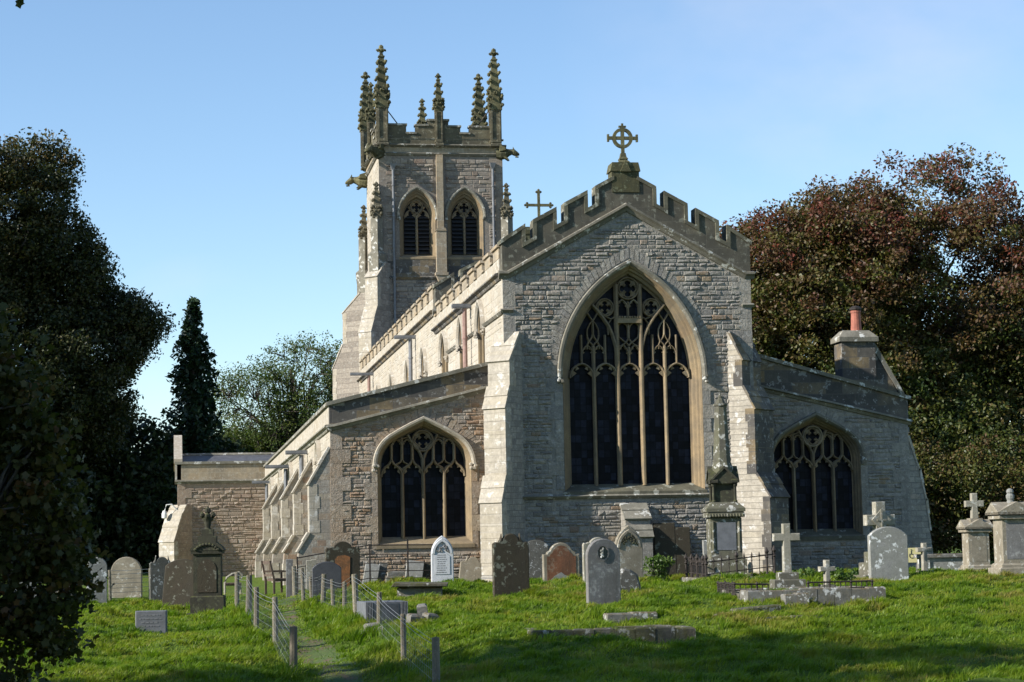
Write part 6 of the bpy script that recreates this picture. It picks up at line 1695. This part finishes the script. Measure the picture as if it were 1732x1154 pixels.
# ------------------------------------------------------------------ fences
def post_mesh(x, y, zt, zb, r_, lx, ly, root, seed):
    rs = random.Random(seed); m_ = MB(); n = 9
    rings = []
    for t in (0, .35, .7, 1.0):
        z = zb+(zt-zb)*t; rr = r_*(1.05-.1*t)
        rings.append([(x+lx*t+rr*math.cos(2*math.pi*k/n)*rs.uniform(.95, 1.05), y+ly*t+rr*math.sin(2*math.pi*k/n)*rs.uniform(.95, 1.05), z+(rs.uniform(-.008, .008) if t == 1 else 0)) for k in range(n)])
    m_.loft(rings); return m_.build("post", M_['wood'], root, (x, y, zb))
def wire_fence(name, label, pts, hts, rad, root_y, nets):
    p0 = pts[0]; root = empty(name, (p0[0], p0[1], gh(*p0[:2])), label, "fence")
    tops = []
    for i, (x, y, *_) in enumerate(pts):
        z = gh(x, y); rs = random.Random(i*7+len(pts))
        lx, ly = rs.uniform(-.05, .05), rs.uniform(-.04, .04)
        post_mesh(x, y, z+hts[i], z-.3, rad*(1.25 if i % 3 == 0 else 1), lx, ly, root, i)
        tops.append((x, y, z, hts[i], lx, ly))
    for fr_, r_, sag in nets:
        w_ = MB(); P = []
        for (a, b) in zip(tops[:-1], tops[1:]):
            for t in (0, .25, .5, .75):
                P.append((a[0]+a[4]*fr_+(b[0]-a[0])*t-.05, a[1]+(b[1]-a[1])*t, a[2]+a[3]*fr_+(b[2]+b[3]*fr_-a[2]-a[3]*fr_)*t-sag*4*t*(1-t)))
        e = tops[-1]; P.append((e[0]-.05, e[1], e[2]+e[3]*fr_))
        w_.tube(P, r_, 4); w_.build("wire", M_['wire'], root)
    # netting uprights
    nv = MB()
    for (a, b) in zip(tops[:-1], tops[1:]):
        L = math.hypot(b[0]-a[0], b[1]-a[1]); n = int(L/.22)
        for i in range(1, n):
            t = i/n; x = a[0]+(b[0]-a[0])*t-.05; y = a[1]+(b[1]-a[1])*t; z = a[2]+(b[2]-a[2])*t; h = a[3]+(b[3]-a[3])*t
            nv.tube([(x, y, z+h*.04), (x, y, z+h*.80)], .0018, 3)
    no = nv.build("netting", M_['wire'], root); no["kind"] = "stuff"
    return root
def xat(px, row, y):
    d = fw+CR*((px-CX)/FPX)-CU*((row-CY)/FPX); return d[0]/d[1]*y
Lp = [(736, 1180, 32.6, .85)] if False else []
left = [(496, 1156, 35.3, .86), (466, 1109, 39.3, .92), (433, 1076, 43, .93), (420, 1053, 46, .92), (400.6, 1045, 48.5, .95)]
right = [(738, 1205, 31.5, .80), (683, 1143, 35.6, .82), (641, 1081, 39.5, .84), (604, 1057, 42.5, .90), (582, 1029, 45.5, .72), (564, 1021, 47.5, .72), (545, 1021, 49.5, .78), (528, 1012, 51.5, .73), (514, 1019, 53.5, .86), (499, 1007, 56, .84)]
NETS = [(.96, .004, .02), (.88, .004, .03), (.72, .0022, .02), (.55, .0022, .01), (.38, .0022, .01), (.2, .0022, 0)]
wire_fence("wire_fence", "wire fence of round wooden posts along the left side of the path", [(xat(p, r_, y), y) for p, r_, y, h in left], [h for *_, h in left], .055, 0, NETS)
wire_fence("wire_fence", "longer wire fence of wooden posts along the right side of the path", [(xat(p, r_, y), y) for p, r_, y, h in right], [h for *_, h in right], .05, 0, NETS)
# netting fence at far left
pts = [(xat(p, 1000, y), y) for p, y in ((20, 58.5), (100, 59), (187, 59.5), (255, 59.8))]
wire_fence("netting_fence", "bright square wire netting fence in front of the buff round-topped headstone", pts, [.85]*4, .045, 0, [(.98, .006, .01), (.86, .006, .01), (.7, .005, 0), (.55, .005, 0), (.4, .005, 0), (.25, .005, 0)])
# estate hurdle (iron) in front of the aisle
xa, xb = xat(503, 970, 57.4), xat(742, 970, 57.8)
root = empty("iron_hurdle", (xa, 57.4, gh(xa, 57.4)), "black iron estate fence of five bars in front of the left aisle window", "fence")
for i, hgt in enumerate((1.12, .86, .62, .40, .2)):
    m_ = MB(); m_.tube([(xa, 57.4, gh(xa, 57.4)+hgt), ((xa+xb)/2, 57.6, gh((xa+xb)/2, 57.6)+hgt+.02), (xb, 57.8, gh(xb, 57.8)+hgt+.04)], .018 if i == 0 else .012, 5); m_.build("bar", M_['iron'], root)
for t in (0, .51, .78, 1):
    x = xa+(xb-xa)*t; y = 57.4+.4*t; z = gh(x, y); m_ = MB(); m_.box(x-.022, x+.022, y-.015, y+.015, z-.2, z+1.16); m_.build("post", M_['iron'], root)
for px, hh, yy in ((523, 1.0, 57.0), (531, .98, 57.2)):
    x, y, z = at_px(px, yy); m_ = MB(); m_.box(x-.07, x+.07, y-.07, y+.07, z-.2, z+hh, .5, .02)
    tag(m_.build("gate_post", M_['g_cross'], None, (x, y, z)), "left of two pale square posts beside the orange-panelled headstone" if px == 523 else "right of two pale square posts beside the orange-panelled headstone", "post", "pale posts by the path")
x, y, z = at_px(490, 56.2); m_ = MB(); m_.box(x-.09, x+.09, y-.09, y+.09, z-.2, z+1.05, .5, .02); tag(m_.build("gate_post", M_['g_grey'], None, (x, y, z)), "dark square gate post at the top of the path", "post")
# wooden bench seen from its side
x, y, z = at_px(470, 60.5); BN = empty("wooden_bench", (x, y, z), "dark wooden bench by the aisle buttresses at the top of the path", "bench"); f_ = gframe((x, y, z), 90+8)
for s in (-1, 1):
    m_ = MB(f_); m_.box(s*.65-.03, s*.65+.03, -.27, -.21, 0, .62); m_.build("leg", M_['oak'], BN)
    m_ = MB(f_); m_.prism([(s*.65-.03, -.05), (s*.65+.03, -.05), (s*.65+.03, .4), (s*.65-.03, .4)], .20, .26); m_.add([(s*.65-.03, .2, .4), (s*.65+.03, .2, .4), (s*.65+.03, .26, .4), (s*.65-.03, .26, .4), (s*.65-.03, .32, .95), (s*.65+.03, .32, .95), (s*.65+.03, .37, .95), (s*.65-.03, .37, .95)], [(0, 1, 5, 4), (1, 2, 6, 5), (2, 3, 7, 6), (3, 0, 4, 7), (4, 5, 6, 7)]); m_.build("leg", M_['oak'], BN)
    m_ = MB(f_); m_.box(s*.65-.04, s*.65+.04, -.30, .28, .62, .67); m_.build("armrest", M_['oak'], BN)
m_ = MB(f_)
for k in range(4): m_.box(-.62, .62, -.26+k*.12, -.17+k*.12, .40, .44)
m_.box(-.61, .61, -.25, .2, .36, .398)
m_.build("seat", M_['oak'], BN)
m_ = MB(f_); m_.box(-.62, .62, .29, .32, .86, .95); m_.box(-.62, .62, .25, .28, .50, .56)
for k in range(9): m_.add([(-.58+k*.14, .255, .56), (-.52+k*.14, .255, .56), (-.52+k*.14, .295, .86), (-.58+k*.14, .295, .86)], [(0, 1, 2, 3)])
m_.build("backrest", M_['oak'], BN)
# scroll-armed iron bench
x, y, z = at_px(398, 61); SB = empty("iron_bench", (x, y, z), "low bench with a curled metal arm behind the left fence posts", "bench"); f_ = gframe((x, y, z), 0)
for yy in (-.2, .4):
    m_ = MB(lambda a, b, c, yy=yy: f_(a, b+yy, c)); m_.tube([(-.3, 0, -.05), (-.3, 0, .40), (-.24, 0, .56), (-.08, 0, .66), (.12, 0, .70), (.22, 0, .62), (.18, 0, .52), (.1, 0, .55)], .03, 6); m_.build("arm", M_['g_cross'], SB)
    m_ = MB(lambda a, b, c, yy=yy: f_(a, b+yy, c)); m_.tube([(.15, 0, -.05), (.15, 0, .40)], .03, 6); m_.build("leg", M_['g_cross'], SB)
m_ = MB(f_)
for k in range(4): m_.box(-.3+k*.12, -.2+k*.12, -.3, .5, .36, .40)
m_.box(-.28, .14, -.25, .45, .32, .358); m_.build("seat", M_['oak'], SB)
# cream sign
x, y, z = at_px(1545, 57); SG = empty("access_sign", (x, y, z), "cream sign panel with a dark wheelchair symbol by the right aisle corner", "sign"); f_ = gframe((x, y, z), -5)
m_ = MB(f_); m_.prism([(-.28, .36), (.24, .36), (.28, .44), (.26, .70), (.1, .78), (-.28, .78)], -.02, .02); po = m_.build("panel", M_['sign'], SG)
m_ = MB(f_); m_.box(-.2, -.15, -.01, .04, -.2, .36); m_.build("leg", M_['g_grey'], SG)
m_ = MB(f_); m_.box(.12, .17, -.01, .04, -.2, .36); m_.build("leg", M_['g_grey'], SG)
m_ = MB(f_); m_.bar(arc(.0, .56, .075, math.pi*.75, math.pi*2.0, 10), .02, -.03, .01); m_.bar([(-.02, .70), (-.02, .6), (.05, .59), (.09, .51)], .022, -.03, .01); m_.lathe((-.02, -.024, .725), [(.001, -.02), (.02, 0), (.001, .02)], 8); m_.build("wheelchair_symbol", M_['black'], po)
# plants
def bush(px, y, r_, h, n, label, seed, name="leafy_plant", mat=None):
    x, y, z = at_px(px, y); root = empty(name, (x, y, z), label, "plant"); rs = np.random.default_rng(seed)
    cl = np.array([(x+rs.normal()*r_*.5, y+rs.normal()*r_*.4, z+h*rs.uniform(.1, 1)) for _ in range(n)])
    st = MB()
    for c in cl[:max(5, n//2)]: st.tube([(x+rs.normal()*.04, y, z-.05), ((x+c[0])/2+rs.normal()*.03, (y+c[1])/2, (z+c[2])/2), tuple(c)], [.012, .009, .004], 4)
    st.build("stem", M_['bark'], root)
    leaf_cloud("foliage", cl, 26, .07, .075, mat or BUSH, root, (x, y, z), seed)
BUSH = leaf_mat('green_bush_leaf', [(0.0, (0.04, 0.08, 0.015)), (0.6, (0.08, 0.14, 0.025)), (1.0, (0.13, 0.17, 0.04))], .35)
bush(1115, 55.4, .34, .62, 26, "small leafy green bush at the foot of the brown leaning slabs", 101)
bush(1370, 49.5, .28, .32, 16, "clump of green weeds right of the plain latin cross", 102)
bush(1424, 49.5, .34, .36, 18, "clump of green weeds between the small cross and the pale headstone", 103)
make_grass()
